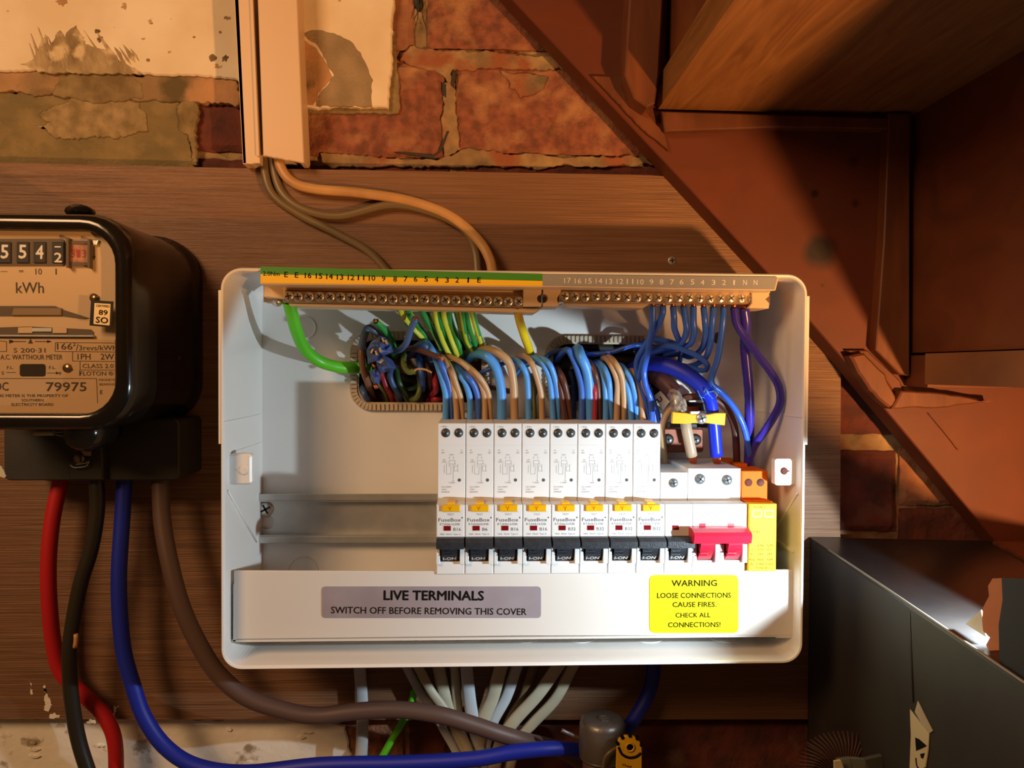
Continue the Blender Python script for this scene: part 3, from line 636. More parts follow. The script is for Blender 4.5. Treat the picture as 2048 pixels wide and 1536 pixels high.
q = M(); q.box(BX+PITCHMM*.2, BX+PITCHMM*.82, 92, 97.2, zz(1023, 97), zz(1010, 97), b=.3); q.box(BX+PITCHMM*.38, BX+PITCHMM*.66, 84, 95.4, zz(1009, 96), zz(1005, 96)); q.box(BX+PITCHMM*.44, BX+PITCHMM*.56, 97, 97.6, zz(1015, 97), zz(1013, 97)); q.box(BX+PITCHMM*.49, BX+PITCHMM*.53, 97, 97.6, zz(1020, 97), zz(1013, 97))
q.build('test_button', m_yel, proto)
q = M(); q.box(BX+PITCHMM*.27, BX+PITCHMM*.51, 95, 96.3, zz(1060.5, 96), zz(1051, 96)); q.build('status_window', m_redw, proto)
toggle(proto, BX, PITCHMM, m_toggle)
fronts = ['B16', 'B6', 'B16', 'B16', 'B32', 'B32', 'B32', 'B32']; parts_ = ['RTA061630B', 'RTA060630B', 'RTA061630B', 'RTA061630B', 'RTA063230B', 'RTA063230B', 'RTA063230B', 'RTA063230B']
nb = ['leftmost of the eight white breakers, marked B16, beside the bare rail', 'second white breaker from the left, the only one marked B6', 'third white breaker from the left, marked B16, right of the B6 one',
      'fourth white breaker from the left, last of those marked B16', 'fifth white breaker from the left, first of those marked B32', 'sixth white breaker from the left, under the wide pale blue and red wires',
      'seventh white breaker from the left, marked B32, in the torch glare', 'rightmost of the eight tall white breakers, its print lost in the glare']
rcbos = [proto]+[dup(proto, PITCHMM*i) for i in range(1, 8)]
def seg(q, x0, z0, x1, z1, h, w_=.16):
    d = Vector((x1-x0, z1-z0)).normalized(); n = Vector((-d.y, d.x))*w_/2
    q.add([(x0-n.x, -h, z0-n.y), (x1-n.x, -h, z1-n.y), (x1+n.x, -h, z1+n.y), (x0+n.x, -h, z0+n.y)], [[0, 1, 2, 3]])
def wtext(q, s, xl, xr, zb, cap, h, bold=0):
    v, f = glyphs(s, bold); a = min(c[0] for c in v); b = max(c[0] for c in v)
    q.add([(xl+(c[0]-a)/(b-a)*(xr-xl), -h-c[2], zb+c[1]/.729*cap) for c in v], f)
for i, o in enumerate(rcbos):
    o['label'] = nb[i]; x = BX+PITCHMM*i; W = PITCHMM; q = M(); h = 96.04; hu = 83.04
    if True:
        wtext(q, 'TEST', x+W*.38, x+W*.62, zz(1030, 96), 1.1, h)
        wtext(q, 'FuseBox', x+W*.08, x+W*.86, zz(1042.5, 96), 2.3, h, .008); q.lathe((x+W*.9, -h, zz(1035, 96)), [(.5, 0), (.3, .02)], n=10)
        wtext(q, parts_[i], x+W*.13, x+W*.82, zz(1050, 96), 1.5, h)
        wtext(q, fronts[i], x+W*.6, x+W*(.86 if len(fronts[i]) == 3 else .78), zz(1061, 96), 2.1, h, .004)
        wtext(q, '10kA  30mA  Type A', x+W*.14, x+W*.84, zz(1069, 96), 1.0, h)
    wtext(q, '1.2Nm', x+W*.12, x+W*.34, zz(855, 83), 1.0, hu)
    for s, fx, yb in (('N', .16, 902), ('OUT', .14, 907), ('L', .84, 902), ('OUT', .8, 907)):
        wtext(q, s, x+W*fx, x+W*(fx+(.05 if len(s) == 1 else .11)), zz(yb, 83), .9, hu)
    wtext(q, 'N IN', x+W*.2, x+W*.28, zz(921, 83), .8, hu); wtext(q, '230V~', x+W*.16, x+W*.36, zz(925, 83), .8, hu); wtext(q, 'TEST', x+W*.42, x+W*.58, zz(911, 83), .8, hu)
    for a in ((.42, 914, .46, 914), (.54, 914, .58, 914), (.42, 914, .42, 918), (.58, 914, .58, 918), (.42, 921, .62, 921), (.42, 921, .42, 934), (.62, 921, .62, 929), (.42, 928, .66, 928), (.32, 926, .32, 948), (.32, 948, .48, 948), (.48, 930, .48, 948), (.56, 929, .56, 962), (.72, 928, .72, 942), (.6, 932, .72, 932), (.6, 932, .6, 942), (.6, 942, .76, 942), (.52, 962, .6, 962), (.24, 930, .24, 946)):
        seg(q, x+W*a[0], zz(a[1], 83), x+W*a[2], zz(a[3], 83), hu)
    wtext(q, 'L Supply', x+W*.4, x+W*.62, zz(966, 83), .9, hu)
    q.lathe((x+W*.78, -hu, zz(960, 83)), [(1.1, 0), (.95, .02)], n=16); seg(q, x+W*.75, zz(960, 83), x+W*.81, zz(960, 83), hu)
    wtext(q, 'Un=230V', x+W*.15, x+W*.5, zz(975, 83), 1.0, hu); wtext(q, '230V~', x+W*.15, x+W*.36, zz(980, 83), .95, hu); wtext(q, '6000A', x+W*.15, x+W*.44, zz(985, 83), 1.0, hu)
    q.build('printing', m_printg, o)
# grey shoulders, one dark top per breaker is part of the body; single-pole breaker
zT2 = zz(940, 83, 1400)
xm = BX+8*PITCHMM
mcb = module(xm, PITCHMM, zz(945, 83, 1400), 'miniature_circuit_breaker', 'plain low white breaker with black toggle, between the tall breakers and the red switch', 'circuit breaker', None, m_rcbo)
q = M(); q.screw(1347, 966, 83, 3.1, .2); q.build('terminal_screw', [m_dscrew2, m_slot], mcb)
q = M(); c = Q(1351, 1055, 96); q.box(c.x-2, c.x+2, 95, 96.3, c.z-1.4, c.z+1.4); q.build('status_window', m_redw, mcb)
toggle(mcb, xm, PITCHMM, m_toggle)
xs = xm+PITCHMM; xe = Q(1497, 1050, 98).x; WM = xe-xs
sw = module(xs, WM, zz(937, 83, 1400), 'main_switch', 'double width white main switch with a pink red handle', 'switch', None, m_rcbo, rails=2)
q = M(); q.screw(1400, 958, 83, 3.5, .9); q.build('terminal_screw', [m_dscrew2, m_slot], sw)
q = M(); q.screw(1454, 960, 83, 3.5, .3); q.build('terminal_screw', [m_dscrew2, m_slot], sw)
for x in (1405, 1462):
    q = M(); c = Q(x, 1051, 96); q.box(c.x-2, c.x+2, 95, 96.3, c.z-1.4, c.z+1.4); q.build('status_window', m_redh, sw)
q = M(); hb = M(); A, B = Q(1388, 1062, 108), Q(1503, 1090, 108)
zt, zb_ = A.z, B.z
vs = [(xx, -h, z) for xx in (A.x, B.x) for h, z in ((95, zt+.5), (103, zt+.5), (108, zt-1), (109.5, zt-3), (108, zb_+1), (104, zb_), (94, zb_))]
q.add(vs, [[0, 1, 2, 3, 4, 5, 6], [13, 12, 11, 10, 9, 8, 7]]+[[i, 7+i, 7+(i+1) % 7, (i+1) % 7] for i in range(7)])
for x in (1402, 1458):
    a = Q(x, 1088, 103).x; b = Q(x+27, 1088, 103).x
    for i in range(6):
        f0, f1 = i/6, (i+1)/6; z0 = zb_+1-(zb_-zTg1)*f0; z1 = zb_+1-(zb_-zTg1)*f1; h0, h1 = 103-8*f0*f0, 103-8*f1*f1
        q.add([(a, -h0, z0), (b, -h0, z0), (b, -h1, z1), (a, -h1, z1), (a, -80, z0), (b, -80, z0), (b, -80, z1), (a, -80, z1)], [[0, 3, 2, 1], [4, 0, 1, 5], [1, 2, 6, 5], [0, 4, 7, 3], [3, 7, 6, 2]])
    q.box(a, a+(b-a)*.6, 90, 102.4, (zb_+zTg1)/2-.4, (zb_+zTg1)/2+.5); q.box(a, a+(b-a)*.6, 90, 100, (zb_+zTg1)/2-2.6, (zb_+zTg1)/2-2)
q.build('switch_handle', m_redh, sw)
# surge arrester
x0 = xe+.3; x1 = Q(1553, 1075, 98).x
sp = thing('surge_protector', 'orange surge protector with a yellow front, right of the main switch', 'surge protector', ((x0+x1)/2, -24, zB))
q = M(); ztop = Q(1508, 942, 83).z; zu = Q(1508, 996, 83).z; zm = Q(1520, 1008, 98).z; zb2 = Q(1520, 1143, 98).z
xt0, xt1 = Q(1483, 960, 83).x, Q(1535, 960, 83).x
q.box(xt0, x1-.4, 25, 83, zu-3, ztop, b=.5); q.box(x0, x1, 25, 90, zb2, zu-1)
q.box(xt0+5, x1-6, 25, 60, ztop, ztop+2); q.build('housing', m_orange, sp)
q = M(); q.box(x0, x1, 60, 98, zb2, zm, b=.5); f_ = q.build('plug_in_module', m_ylabel, sp)
q = M()
for px in (1497, 1521): q.lathe(Q(px, 965, 83), [(2.6, -.2), (2.6, .1), (0, .1)], n=20)
q.build('terminal_hole', m_brick2, sp)
q = M()
for px in (1514, 1538):
    c = Q(px, 1027, 98); q.plate(rr(c.x-3, c.z-2.2, c.x+3, c.z+2.2, .8)[::-1], [rr(c.x-2.6, c.z-1.8, c.x+2.6, c.z+1.8, .6)], 98, 98.3)
q.build('status_window', m_cover, sp)
q = M()
for s, a, b, y in (('L/N', 1516, 1526, 1093), ('N/PE', 1534, 1547, 1093), ('Uc', 1502, 1507, 1101), ('275V~', 1515, 1529, 1101), ('255V~', 1533, 1548, 1101), ('In', 1501, 1505, 1110), ('20kA', 1515, 1527, 1110), ('20kA', 1534, 1545, 1110), ('Imax', 1499, 1511, 1121), ('40kA', 1514, 1527, 1121), ('40kA', 1534, 1546, 1121), ('Up', 1499, 1506, 1130), ('1.5kV', 1513, 1529, 1130), ('1.5kV', 1532, 1547, 1130), ('BS EN61643-11', 1513, 1541, 1138), ('FuseBox', 1508, 1532, 1016), ('SPD', 1505, 1520, 1066)):
    text(q, s, a, y, b, y, 4.8, 98.06, .006)
q.build('printing', mat('print_olive_brown', hexc('4A4018'), .8, spec=.1), sp)

# ================================================================== TERMINAL COVER WITH STICKERS
cov = thing('terminal_cover', 'long white cover plate with two stickers across the bottom of the enclosure', 'cover', Q(1030, 1275, 90))
q = M(); q.slab([(468, 1142), (1030, 1143), (1592, 1140), (1591, 1271), (1030, 1272), (466, 1279)], 91.5, 93.5, 0, .4)
a, b = Q(466, 1279, 93), Q(1590, 1272, 93); q.box(a.x, b.x, 30, 93, b.z-.4, b.z+1); q.box(a.x, a.x+1.5, 60, 93, b.z, b.z+36); q.box(b.x-1.5, b.x, 60, 93, b.z, b.z+36)
q.build('cover_plate', m_cover, cov)
q = M(); q.slab([(455, 1266), (470, 1266), (470, 1282), (455, 1282)], 86, 88, 0, .2); q.slab([(455, 1279), (500, 1280), (500, 1284), (455, 1284)], 84, 92); q.slab([(1552, 1270), (1588, 1268), (1588, 1276), (1552, 1276)], 84, 92); q.build('clip', m_white, cov)
q = M(); q.slab(rr(644, 1173, 1082, 1236, 7, 4), 93.5, 93.8); st = q.build('sticker', m_stick, cov, 'grey sticker reading LIVE TERMINALS')
q = M(); text(q, 'LIVE TERMINALS', 767, 1199.5, 968, 1200.5, 19.5, 93.95, .028); text(q, 'SWITCH OFF BEFORE REMOVING THIS COVER', 662, 1226.5, 1053, 1230, 14, 93.95, .006); q.build('printing', m_print, st)
q = M(); q.slab(rr(1299, 1150, 1477, 1266, 11, 5), 93.5, 93.8); st = q.build('sticker', m_ysticker, cov, 'yellow warning sticker about loose connections')
q = M()
for s, a, b, y, c in (('WARNING', 1343, 1434, 1172.5, 13), ('LOOSE CONNECTIONS', 1314, 1462, 1196, 11), ('CAUSE FIRES.', 1345, 1433, 1214, 10.5), ('CHECK ALL', 1351, 1421, 1235, 10), ('CONNECTIONS!', 1336, 1441, 1254.5, 10.5)):
    text(q, s, a, y, b, y-.6, c, 93.95, .016)
q.build('printing', mat('print_olive', hexc('2A2806'), .8, spec=.1), st)

# ================================================================== WIRING INSIDE THE BOX
def wire(label, pts, m, r=1.85, group=None, n=10, flat=None, name='wire', seg=6, strip=False, copper=None, cat='wire'):
    q = M(); P = [Q(*p) for p in pts]
    if strip: q.tube(P, r, 12, mf=lambda j, i: 1 if (j+strip+i//9) % 12 < 5 else 0, seg=seg, m=0); mats = [w_grn, w_yel]
    else: q.tube(P, r, n, flat=flat, seg=seg); mats = m
    og = P[-1]; o = q.build(name, mats); tag(o, label, cat, group)
    if copper:
        a, b, rc = copper
        for e in a:
            q = M(); i0, i1 = (0, 1) if e == 0 else (-1, -2); d = (P[i0]-P[i1]).normalized()
            if b > 3:
                for k in range(7):
                    u = Vector((math.cos(k), .3*math.sin(2*k), math.sin(k)*.2))*rc*.62; q.tube([P[i0]-d*.5+u, P[i0]+d*b+u*.8], rc*.3, 6, seg=1)
            else: q.tube([P[i0]-d*.5, P[i0]+d*b], rc, 10, seg=1)
            q.build('copper_core', m_copper, o)
    return o
G1 = 'wires looping into the tops of the white breakers'
def bw(lbl, pts, m, r=1.85, h0=42, h1=46, h2=14):
    k = len(pts); out = []
    for i, (x, y) in enumerate(pts):
        t = i/(k-1)
        h = h0+(h1-h0)*min(1, t*2) if t < .6 else h1+(h2-h1)*((t-.6)/.4)**1.6
        out.append((x, y, h))
    x, y = pts[0]; out.insert(0, (x, max(y, 836)+8, h0))
    return wire(lbl, out, m, r, G1)
bd = []
B_, L_, T_, D_ = w_blue, w_lblue, w_brown_lit, w_dbrown
data = [
 (0, 'light blue', L_, 2.0, [(891, 831), (891, 788), (882, 752), (874, 726), (863, 698), (848, 682), (834, 694)]),
 (0, 'mid blue', B_, 1.9, [(902, 831), (900, 784), (891, 748), (878, 720), (867, 702), (850, 694)]),
 (0, 'brown, left of its pair', T_, 1.8, [(913, 831), (911, 799), (903, 756), (893, 730), (884, 713), (868, 700)]),
 (0, 'brown, right of its pair', T_, 1.8, [(924, 831), (922, 799), (912, 767), (904, 743), (893, 722), (880, 707)]),
 (1, 'light blue', L_, 2.0, [(940, 836), (940, 799), (932, 769), (921, 752), (908, 737), (893, 728)]),
 (1, 'mid blue', B_, 1.9, [(956, 836), (956, 799), (949, 773), (936, 754), (917, 737), (898, 722)]),
 (1, 'brown, left of its pair', T_, 1.8, [(970, 836), (969, 795), (960, 767), (942, 743), (921, 724), (895, 711), (878, 708)]),
 (1, 'brown, right of its pair', T_, 1.8, [(980, 836), (978, 793), (968, 767), (951, 746), (927, 726), (903, 712)]),
 (2, 'thick pale blue', L_, 3.0, [(1003, 838), (1003, 788), (997, 752), (988, 728), (970, 711), (949, 709), (932, 722)]),
 (2, 'thick brown', T_, 2.6, [(1029, 838), (1028, 788), (1026, 760), (1020, 730), (1007, 713), (983, 700), (949, 700), (925, 713)]),
 (3, 'light blue', L_, 1.9, [(1057, 832), (1056, 788), (1053, 752), (1043, 730), (1026, 720), (1004, 724)]),
 (3, 'brown', T_, 1.9, [(1084, 832), (1082, 788), (1073, 752), (1063, 726), (1048, 713), (1028, 714)]),
 (4, 'light blue, left of its pair', L_, 1.8, [(1106, 834), (1103, 788), (1097, 752), (1084, 726), (1063, 713), (1045, 716)]),
 (4, 'light blue, right of its pair', L_, 1.8, [(1116, 834), (1115, 788), (1108, 750), (1097, 726), (1078, 716), (1056, 722)]),
 (4, 'dark brown, left of its pair', D_, 1.8, [(1128, 836), (1125, 799), (1116, 758), (1106, 740), (1094, 736)]),
 (4, 'dark brown, right of its pair', D_, 1.8, [(1140, 836), (1136, 799), (1127, 760), (1118, 742), (1112, 732)]),
 (5, 'mid blue', B_, 2.0, [(1163, 836), (1163, 778), (1153, 735), (1142, 709), (1134, 700), (1121, 711), (1108, 730)]),
 (5, 'wide pale blue', L_, 3.3, [(1179, 838), (1179, 778), (1174, 741), (1162, 713), (1155, 698), (1150, 712)]),
 (5, 'red', w_crim, 1.7, [(1189, 834), (1190, 800), (1189, 776), (1184, 750), (1176, 742)]),
 (5, 'dark brown', D_, 1.9, [(1198, 834), (1196, 778), (1189, 745), (1177, 724), (1166, 722)]),
 (6, 'light blue, left of its pair', L_, 1.8, [(1211, 838), (1211, 797), (1208, 763), (1195, 732), (1180, 724)]),
 (6, 'light blue, right of its pair', L_, 1.8, [(1221, 838), (1220, 797), (1217, 759), (1204, 730), (1188, 722)]),
 (6, 'brown, left of its pair', T_, 1.9, [(1233, 838), (1234, 797), (1233, 759), (1222, 730), (1209, 716), (1198, 722)]),
 (6, 'brown, right of its pair', T_, 1.9, [(1246, 838), (1248, 797), (1244, 755), (1233, 730), (1218, 714), (1206, 718)]),
 (7, 'light blue, left of its pair', L_, 1.8, [(1262, 836), (1260, 803), (1253, 768), (1242, 737), (1230, 728)]),
 (7, 'light blue, right of its pair', L_, 1.8, [(1273, 836), (1271, 797), (1262, 759), (1246, 735), (1236, 728)]),
 (7, 'brown, left of its pair', T_, 1.9, [(1286, 838), (1283, 797), (1275, 768), (1264, 748), (1252, 738)]),
 (7, 'brown, right of its pair', T_, 1.9, [(1296, 838), (1295, 803), (1286, 768), (1269, 746), (1258, 736)]),
]
rank = ['leftmost', 'second', 'third', 'fourth', 'fifth', 'sixth', 'seventh', 'eighth']
for i, (b, c, m, r, pts) in enumerate(data):
    two = ', ' in c; col, side = (c.split(', ')+[''])[:2]
    lbl = f"{col} wire into the {rank[b]} white breaker from the left"+(f", {side}" if side else '') if b else f"{col} wire into the leftmost white breaker"+(f", {side}" if side else '')
    bw(lbl, pts, m, r*1.13, h0=42 if i % 2 else 45, h1=50 if i % 2 else 47, h2=12)
# dull background wires crossing the entry holes
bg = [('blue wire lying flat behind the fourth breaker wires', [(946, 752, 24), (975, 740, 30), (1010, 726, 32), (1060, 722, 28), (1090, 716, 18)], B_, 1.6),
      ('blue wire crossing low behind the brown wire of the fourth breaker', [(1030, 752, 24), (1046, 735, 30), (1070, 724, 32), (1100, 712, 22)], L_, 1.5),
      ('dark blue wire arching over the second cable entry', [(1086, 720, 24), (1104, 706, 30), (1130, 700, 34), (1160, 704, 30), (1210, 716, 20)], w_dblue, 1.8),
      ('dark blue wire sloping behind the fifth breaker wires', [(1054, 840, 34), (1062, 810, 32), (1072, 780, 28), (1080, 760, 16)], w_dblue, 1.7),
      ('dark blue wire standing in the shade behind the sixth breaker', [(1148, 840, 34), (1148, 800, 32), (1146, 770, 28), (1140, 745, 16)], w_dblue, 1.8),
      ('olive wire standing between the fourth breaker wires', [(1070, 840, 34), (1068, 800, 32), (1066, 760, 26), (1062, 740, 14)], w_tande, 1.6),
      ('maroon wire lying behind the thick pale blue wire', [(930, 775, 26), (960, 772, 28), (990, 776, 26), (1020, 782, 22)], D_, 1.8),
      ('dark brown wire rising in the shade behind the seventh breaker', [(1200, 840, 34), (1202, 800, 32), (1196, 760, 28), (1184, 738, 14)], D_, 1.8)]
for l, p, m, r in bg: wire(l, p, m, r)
# neutral wires
GN = 'blue wires under the neutral bar'
nw = [
 ('ninth', [(1306, 612, 81), (1306, 626, 80), (1305, 648, 78), (1301, 675, 72), (1295, 708, 66), (1288, 741, 60), (1291, 770, 58), (1301, 800, 56), (1306, 850, 46)]),
 ('eighth', [(1326, 612, 81), (1325, 628, 80), (1317, 648, 76), (1303, 672, 68), (1286, 698, 60), (1274, 722, 54), (1275, 750, 50), (1288, 790, 48), (1300, 845, 42)]),
 ('seventh', [(1346, 613, 81), (1348, 635, 80), (1349, 657, 76), (1357, 679, 68), (1364, 694, 56), (1361, 716, 40), (1356, 740, 22)]),
 ('sixth', [(1367, 613, 81), (1370, 635, 80), (1373, 660, 78), (1366, 682, 70), (1350, 697, 58), (1320, 702, 44), (1290, 712, 30)]),
 ('fifth', [(1387, 613, 81), (1387, 644, 80), (1388, 668, 77), (1380, 688, 70), (1362, 692, 62), (1335, 683, 54), (1304, 679, 42), (1280, 690, 26), (1266, 702, 14)]),
 ('fourth', [(1407, 614, 81), (1410, 644, 80), (1411, 674, 74), (1402, 700, 64), (1381, 713, 54), (1358, 708, 42), (1330, 712, 26)]),
 ('third', [(1427, 614, 81), (1425, 644, 80), (1421, 685, 74), (1412, 714, 64), (1394, 728, 52), (1374, 734, 40), (1350, 744, 26)]),
 ('second', [(1447, 614, 81), (1446, 644, 80), (1441, 684, 76), (1435, 719, 72), (1426, 746, 70), (1422, 766, 68), (1441, 783, 66), (1463, 808, 66), (1479, 834, 66), (1490, 862, 64), (1498, 900, 60), (1506, 940, 50)])]
for k, p in nw:
    wire({'ninth': 'first', 'eighth': 'second', 'seventh': 'third', 'sixth': 'fourth', 'fifth': 'fifth', 'fourth': 'sixth', 'third': 'seventh', 'second': 'eighth and longest'}[k]+' blue wire from the left hanging under the neutral bar', p, w_nblue, 2.1, GN, seg=7, copper=((0,), 3, 1.6))
wire('blue wire looping over the thick blue cable beneath the neutral bar', [(1277, 760, 52), (1288, 716, 58), (1306, 698, 62), (1336, 692, 64), (1368, 700, 66), (1401, 716, 68), (1415, 732, 66), (1406, 742, 58), (1379, 734, 46), (1350, 728, 30)], w_nblue, 1.95, seg=7)
wire('dark blue wire running leftwards from under the neutral loops', [(1290, 690, 40), (1270, 690, 42), (1254, 694, 40), (1224, 704, 36), (1180, 709, 30), (1150, 712, 18)], w_nblue, 1.8)
wire('dark blue wire dropping beside the rightmost breaker', [(1296, 770, 48), (1306, 800, 46), (1316, 830, 44), (1320, 870, 40)], w_nblue, 1.8)
wire('thick violet blue wire going straight down from the neutral bar', [(1488, 616, 81), (1492, 650, 78), (1490, 688, 72), (1492, 719, 70), (1498, 786, 66), (1499, 860, 58), (1497, 950, 46)], w_violet, 3.4, n=14, copper=((0,), 3, 2.6))
wire('violet blue wire bowing out to the right side of the enclosure', [(1468, 615, 81), (1473, 646, 80), (1490, 675, 79), (1516, 710, 80), (1543, 746, 80), (1558, 775, 80), (1560, 806, 78), (1546, 836, 74), (1528, 864, 68), (1507, 896, 60), (1492, 945, 52)], w_violet, 2.7, n=12, copper=((0,), 3, 2.1))
# incoming tails inside
wire('thick blue mains cable arching under the neutral wires', [(1250, 760, 10), (1270, 738, 26), (1296, 728, 40), (1330, 730, 52), (1368, 746, 60), (1398, 768, 64), (1414, 790, 66)], w_royal, 5.6, n=16, cat='cable', name='mains_cable')
o = wire('bright blue inner core passing under the yellow clamp into the main switch', [(1412, 786, 66), (1421, 804, 66.5), (1426, 835, 66), (1429, 862, 65), (1433, 912, 62)], w_royal2, 4.3, n=14, copper=((-1,), 5, 3.6))
q = M()
rnd = random.Random(3)
for i in range(9):
    a = Q(1398+i*3.5+rnd.uniform(-3, 3), 790-i*1.5, 70); q.tube([a, a+Vector((rnd.uniform(-2, 3), -2, rnd.uniform(-4, 4))), a+Vector((rnd.uniform(1, 6), -1, rnd.uniform(-7, 1)))], .22, 4, seg=3)
q.build('cut_sheath_edge', w_lblue, o)
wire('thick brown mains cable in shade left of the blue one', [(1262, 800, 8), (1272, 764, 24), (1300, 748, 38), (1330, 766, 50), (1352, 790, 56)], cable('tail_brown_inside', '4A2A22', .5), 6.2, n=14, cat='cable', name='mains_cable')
wire('torn clear sheath bunched over the cables above the yellow clamp', [(1346, 786, 62), (1352, 798, 66), (1356, 812, 68), (1362, 824, 68)], m_ceram, 4.6, n=9, seg=3, name='cable_sheath', cat='cable sheath')
wire('brown core, coloured as torch-lit, running down from the yellow clamp into the main switch', [(1360, 800, 60), (1368, 830, 64), (1374, 862, 65), (1384, 912, 62)], mat('core_brown_lit', hexc('B4A088'), .25), 3.7, n=14, copper=((-1,), 5, 3.2))  # brown core; the cream it turns in torchlight is put into the colour
wire('brown wire curving right of the clamp down to the surge protector', [(1356, 800, 50), (1380, 794, 54), (1420, 795, 56), (1450, 814, 56), (1466, 844, 55), (1472, 880, 53), (1474, 948, 46)], w_dbrown, 2.5, n=12)
wire('brown wire curving left of the clamp down behind the last tall breaker', [(1376, 806, 46), (1352, 812, 48), (1334, 828, 48), (1324, 856, 46), (1326, 890, 42), (1330, 930, 36)], w_brown_lit, 2.4, n=12)
cl = thing('cable_clamp', 'yellow bow-shaped cable clamp with a cross-head screw above the main switch', 'clamp', Q(1399, 850, 60))
q = M(); pts = [(1345, 824), (1372, 826), (1388, 829), (1416, 829), (1432, 826), (1452, 826), (1450, 851), (1432, 849), (1412, 846), (1390, 846), (1372, 848), (1344, 847)]
q.slab(pts, 71, 74, 0, .4); q.build('strap', m_yel, cl)
q = M(); q.screw(1403, 837, 74, 3.7, .35); q.build('screw', [m_chrome, m_slot], cl)
q = M(); q.slab([(1338, 846), (1438, 848), (1438, 856), (1338, 855)], 46, 56, 0, .5); q.slab([(1350, 804), (1425, 806), (1425, 822), (1350, 822)], 40, 52, 0, .6); q.build('clamp_base', mat('clamp_dark', hexc('2E2E30'), .4, .3), cl)
q = M(); q.slab([(1374, 813), (1398, 813), (1397, 823), (1376, 823)], 50, 54); q.build('copper_link', m_copper, cl)
pl = thing('copper_plate', 'dull copper plate with two dark screws under the yellow clamp', 'plate', Q(1360, 905, 24))
q = M(); q.slab(rr(1308, 857, 1407, 905, 5, 3), 24, 34, 0, .8); q.build('plate_body', m_copper2, pl)
for x in (1336, 1391):
    q = M(); q.screw(x, 879, 34, 4.1, .4, dome=.3); q.build('screw', [mat('dark_screw', hexc('4A4A48'), .35, .8), m_slot], pl)
q = M(); q.slab([(1308, 792), (1326, 778), (1344, 798), (1326, 820)], 44, 46)
o = q.build('cable_marker', m_cover); tag(o, 'white cable marker tag lettered U in the second cable entry', 'tag')
q = M(); text(q, 'U', 1318, 806, 1326, 800, 10, 46.2, .02); q.build('printing', m_print, o)

# earth wires
GE = 'green and yellow wires hanging from the earth bar'
ew = [[(795, 606), (805, 629), (822, 653), (846, 678)], [(811, 606), (820, 629), (836, 650), (852, 676)], [(836, 608), (852, 637), (871, 672), (887, 708)], [(852, 606), (858, 630), (870, 660), (892, 700)],
      [(868, 606), (872, 640), (884, 679), (899, 711)], [(878, 606), (880, 636), (891, 670), (908, 706)], [(890, 606), (887, 632), (897, 666), (912, 705)], [(901, 608), (899, 632), (910, 666), (922, 704)],
      [(909, 608), (917, 640), (927, 675), (940, 702)], [(921, 608), (927, 645), (934, 680), (948, 704)], [(930, 608), (938, 649), (949, 684), (958, 704)], [(941, 610), (951, 649), (962, 686), (966, 704)]]
el = ['leftmost green and yellow wire under the earth bar, its end at the blue stub', 'second green and yellow wire from the left under the earth bar', 'third green and yellow wire from the left, the one crossing behind the bare blue stub', 'fourth green and yellow wire from the left, short behind its neighbours',
      'fifth green and yellow wire from the left, mostly yellow', 'sixth green and yellow wire from the left under the earth bar', 'seventh green and yellow wire from the left, kinked near its top', 'eighth green and yellow wire from the left, mostly green',
      'fourth green and yellow wire from the right under the earth bar', 'third green and yellow wire from the right under the earth bar', 'second green and yellow wire from the right under the earth bar', 'rightmost green and yellow wire under the earth bar']
for i, p in enumerate(ew):
    hs = [78, 66, 44, 16] if i not in (3, ) else [74, 56, 34, 14]
    p = p+[(p[-1][0]+4, p[-1][1]+14)]; hs = hs[:3]+[34, 12]
    wire(el[i], [(x, y, h-(i % 3)*2) for (x, y), h in zip(p, hs)], w_grn, 1.95, GE, strip=(1, 5, 8, 3, 11, 7, 0, 6, 2, 9, 4, 10)[i]+.0 or .01, copper=((0,), 3.5, .9))
wire('thick yellow wire hanging from the right end of the earth bar', [(1035, 616, 82), (1039, 640, 74), (1050, 675, 58), (1060, 704, 36), (1066, 730, 14)], w_ygold, 2.9, n=14, copper=((0,), 3, 2.2))
q = M(); P = [Q(*p) for p in [(578, 604, 80), (583, 625, 76), (594, 665, 66), (610, 698, 54), (638, 722, 44), (672, 733, 38), (700, 735, 32), (735, 736, 16)]]
q.tube(P, 4.1, 16, mf=lambda j, i: 1 if j in (9, 10, 11) else 0, seg=7); o = q.build('wire', [w_lime, w_yel]); tag(o, 'thick green earth cable bending from the left end of the earth bar', 'wire')
q = M(); 
for k in range(7): c = Q(570+k*2.6, 603, 80); q.tube([c, c+Vector((0, 0, 3.5))], .7, 6, seg=1)
q.build('copper_core', m_copper, o)
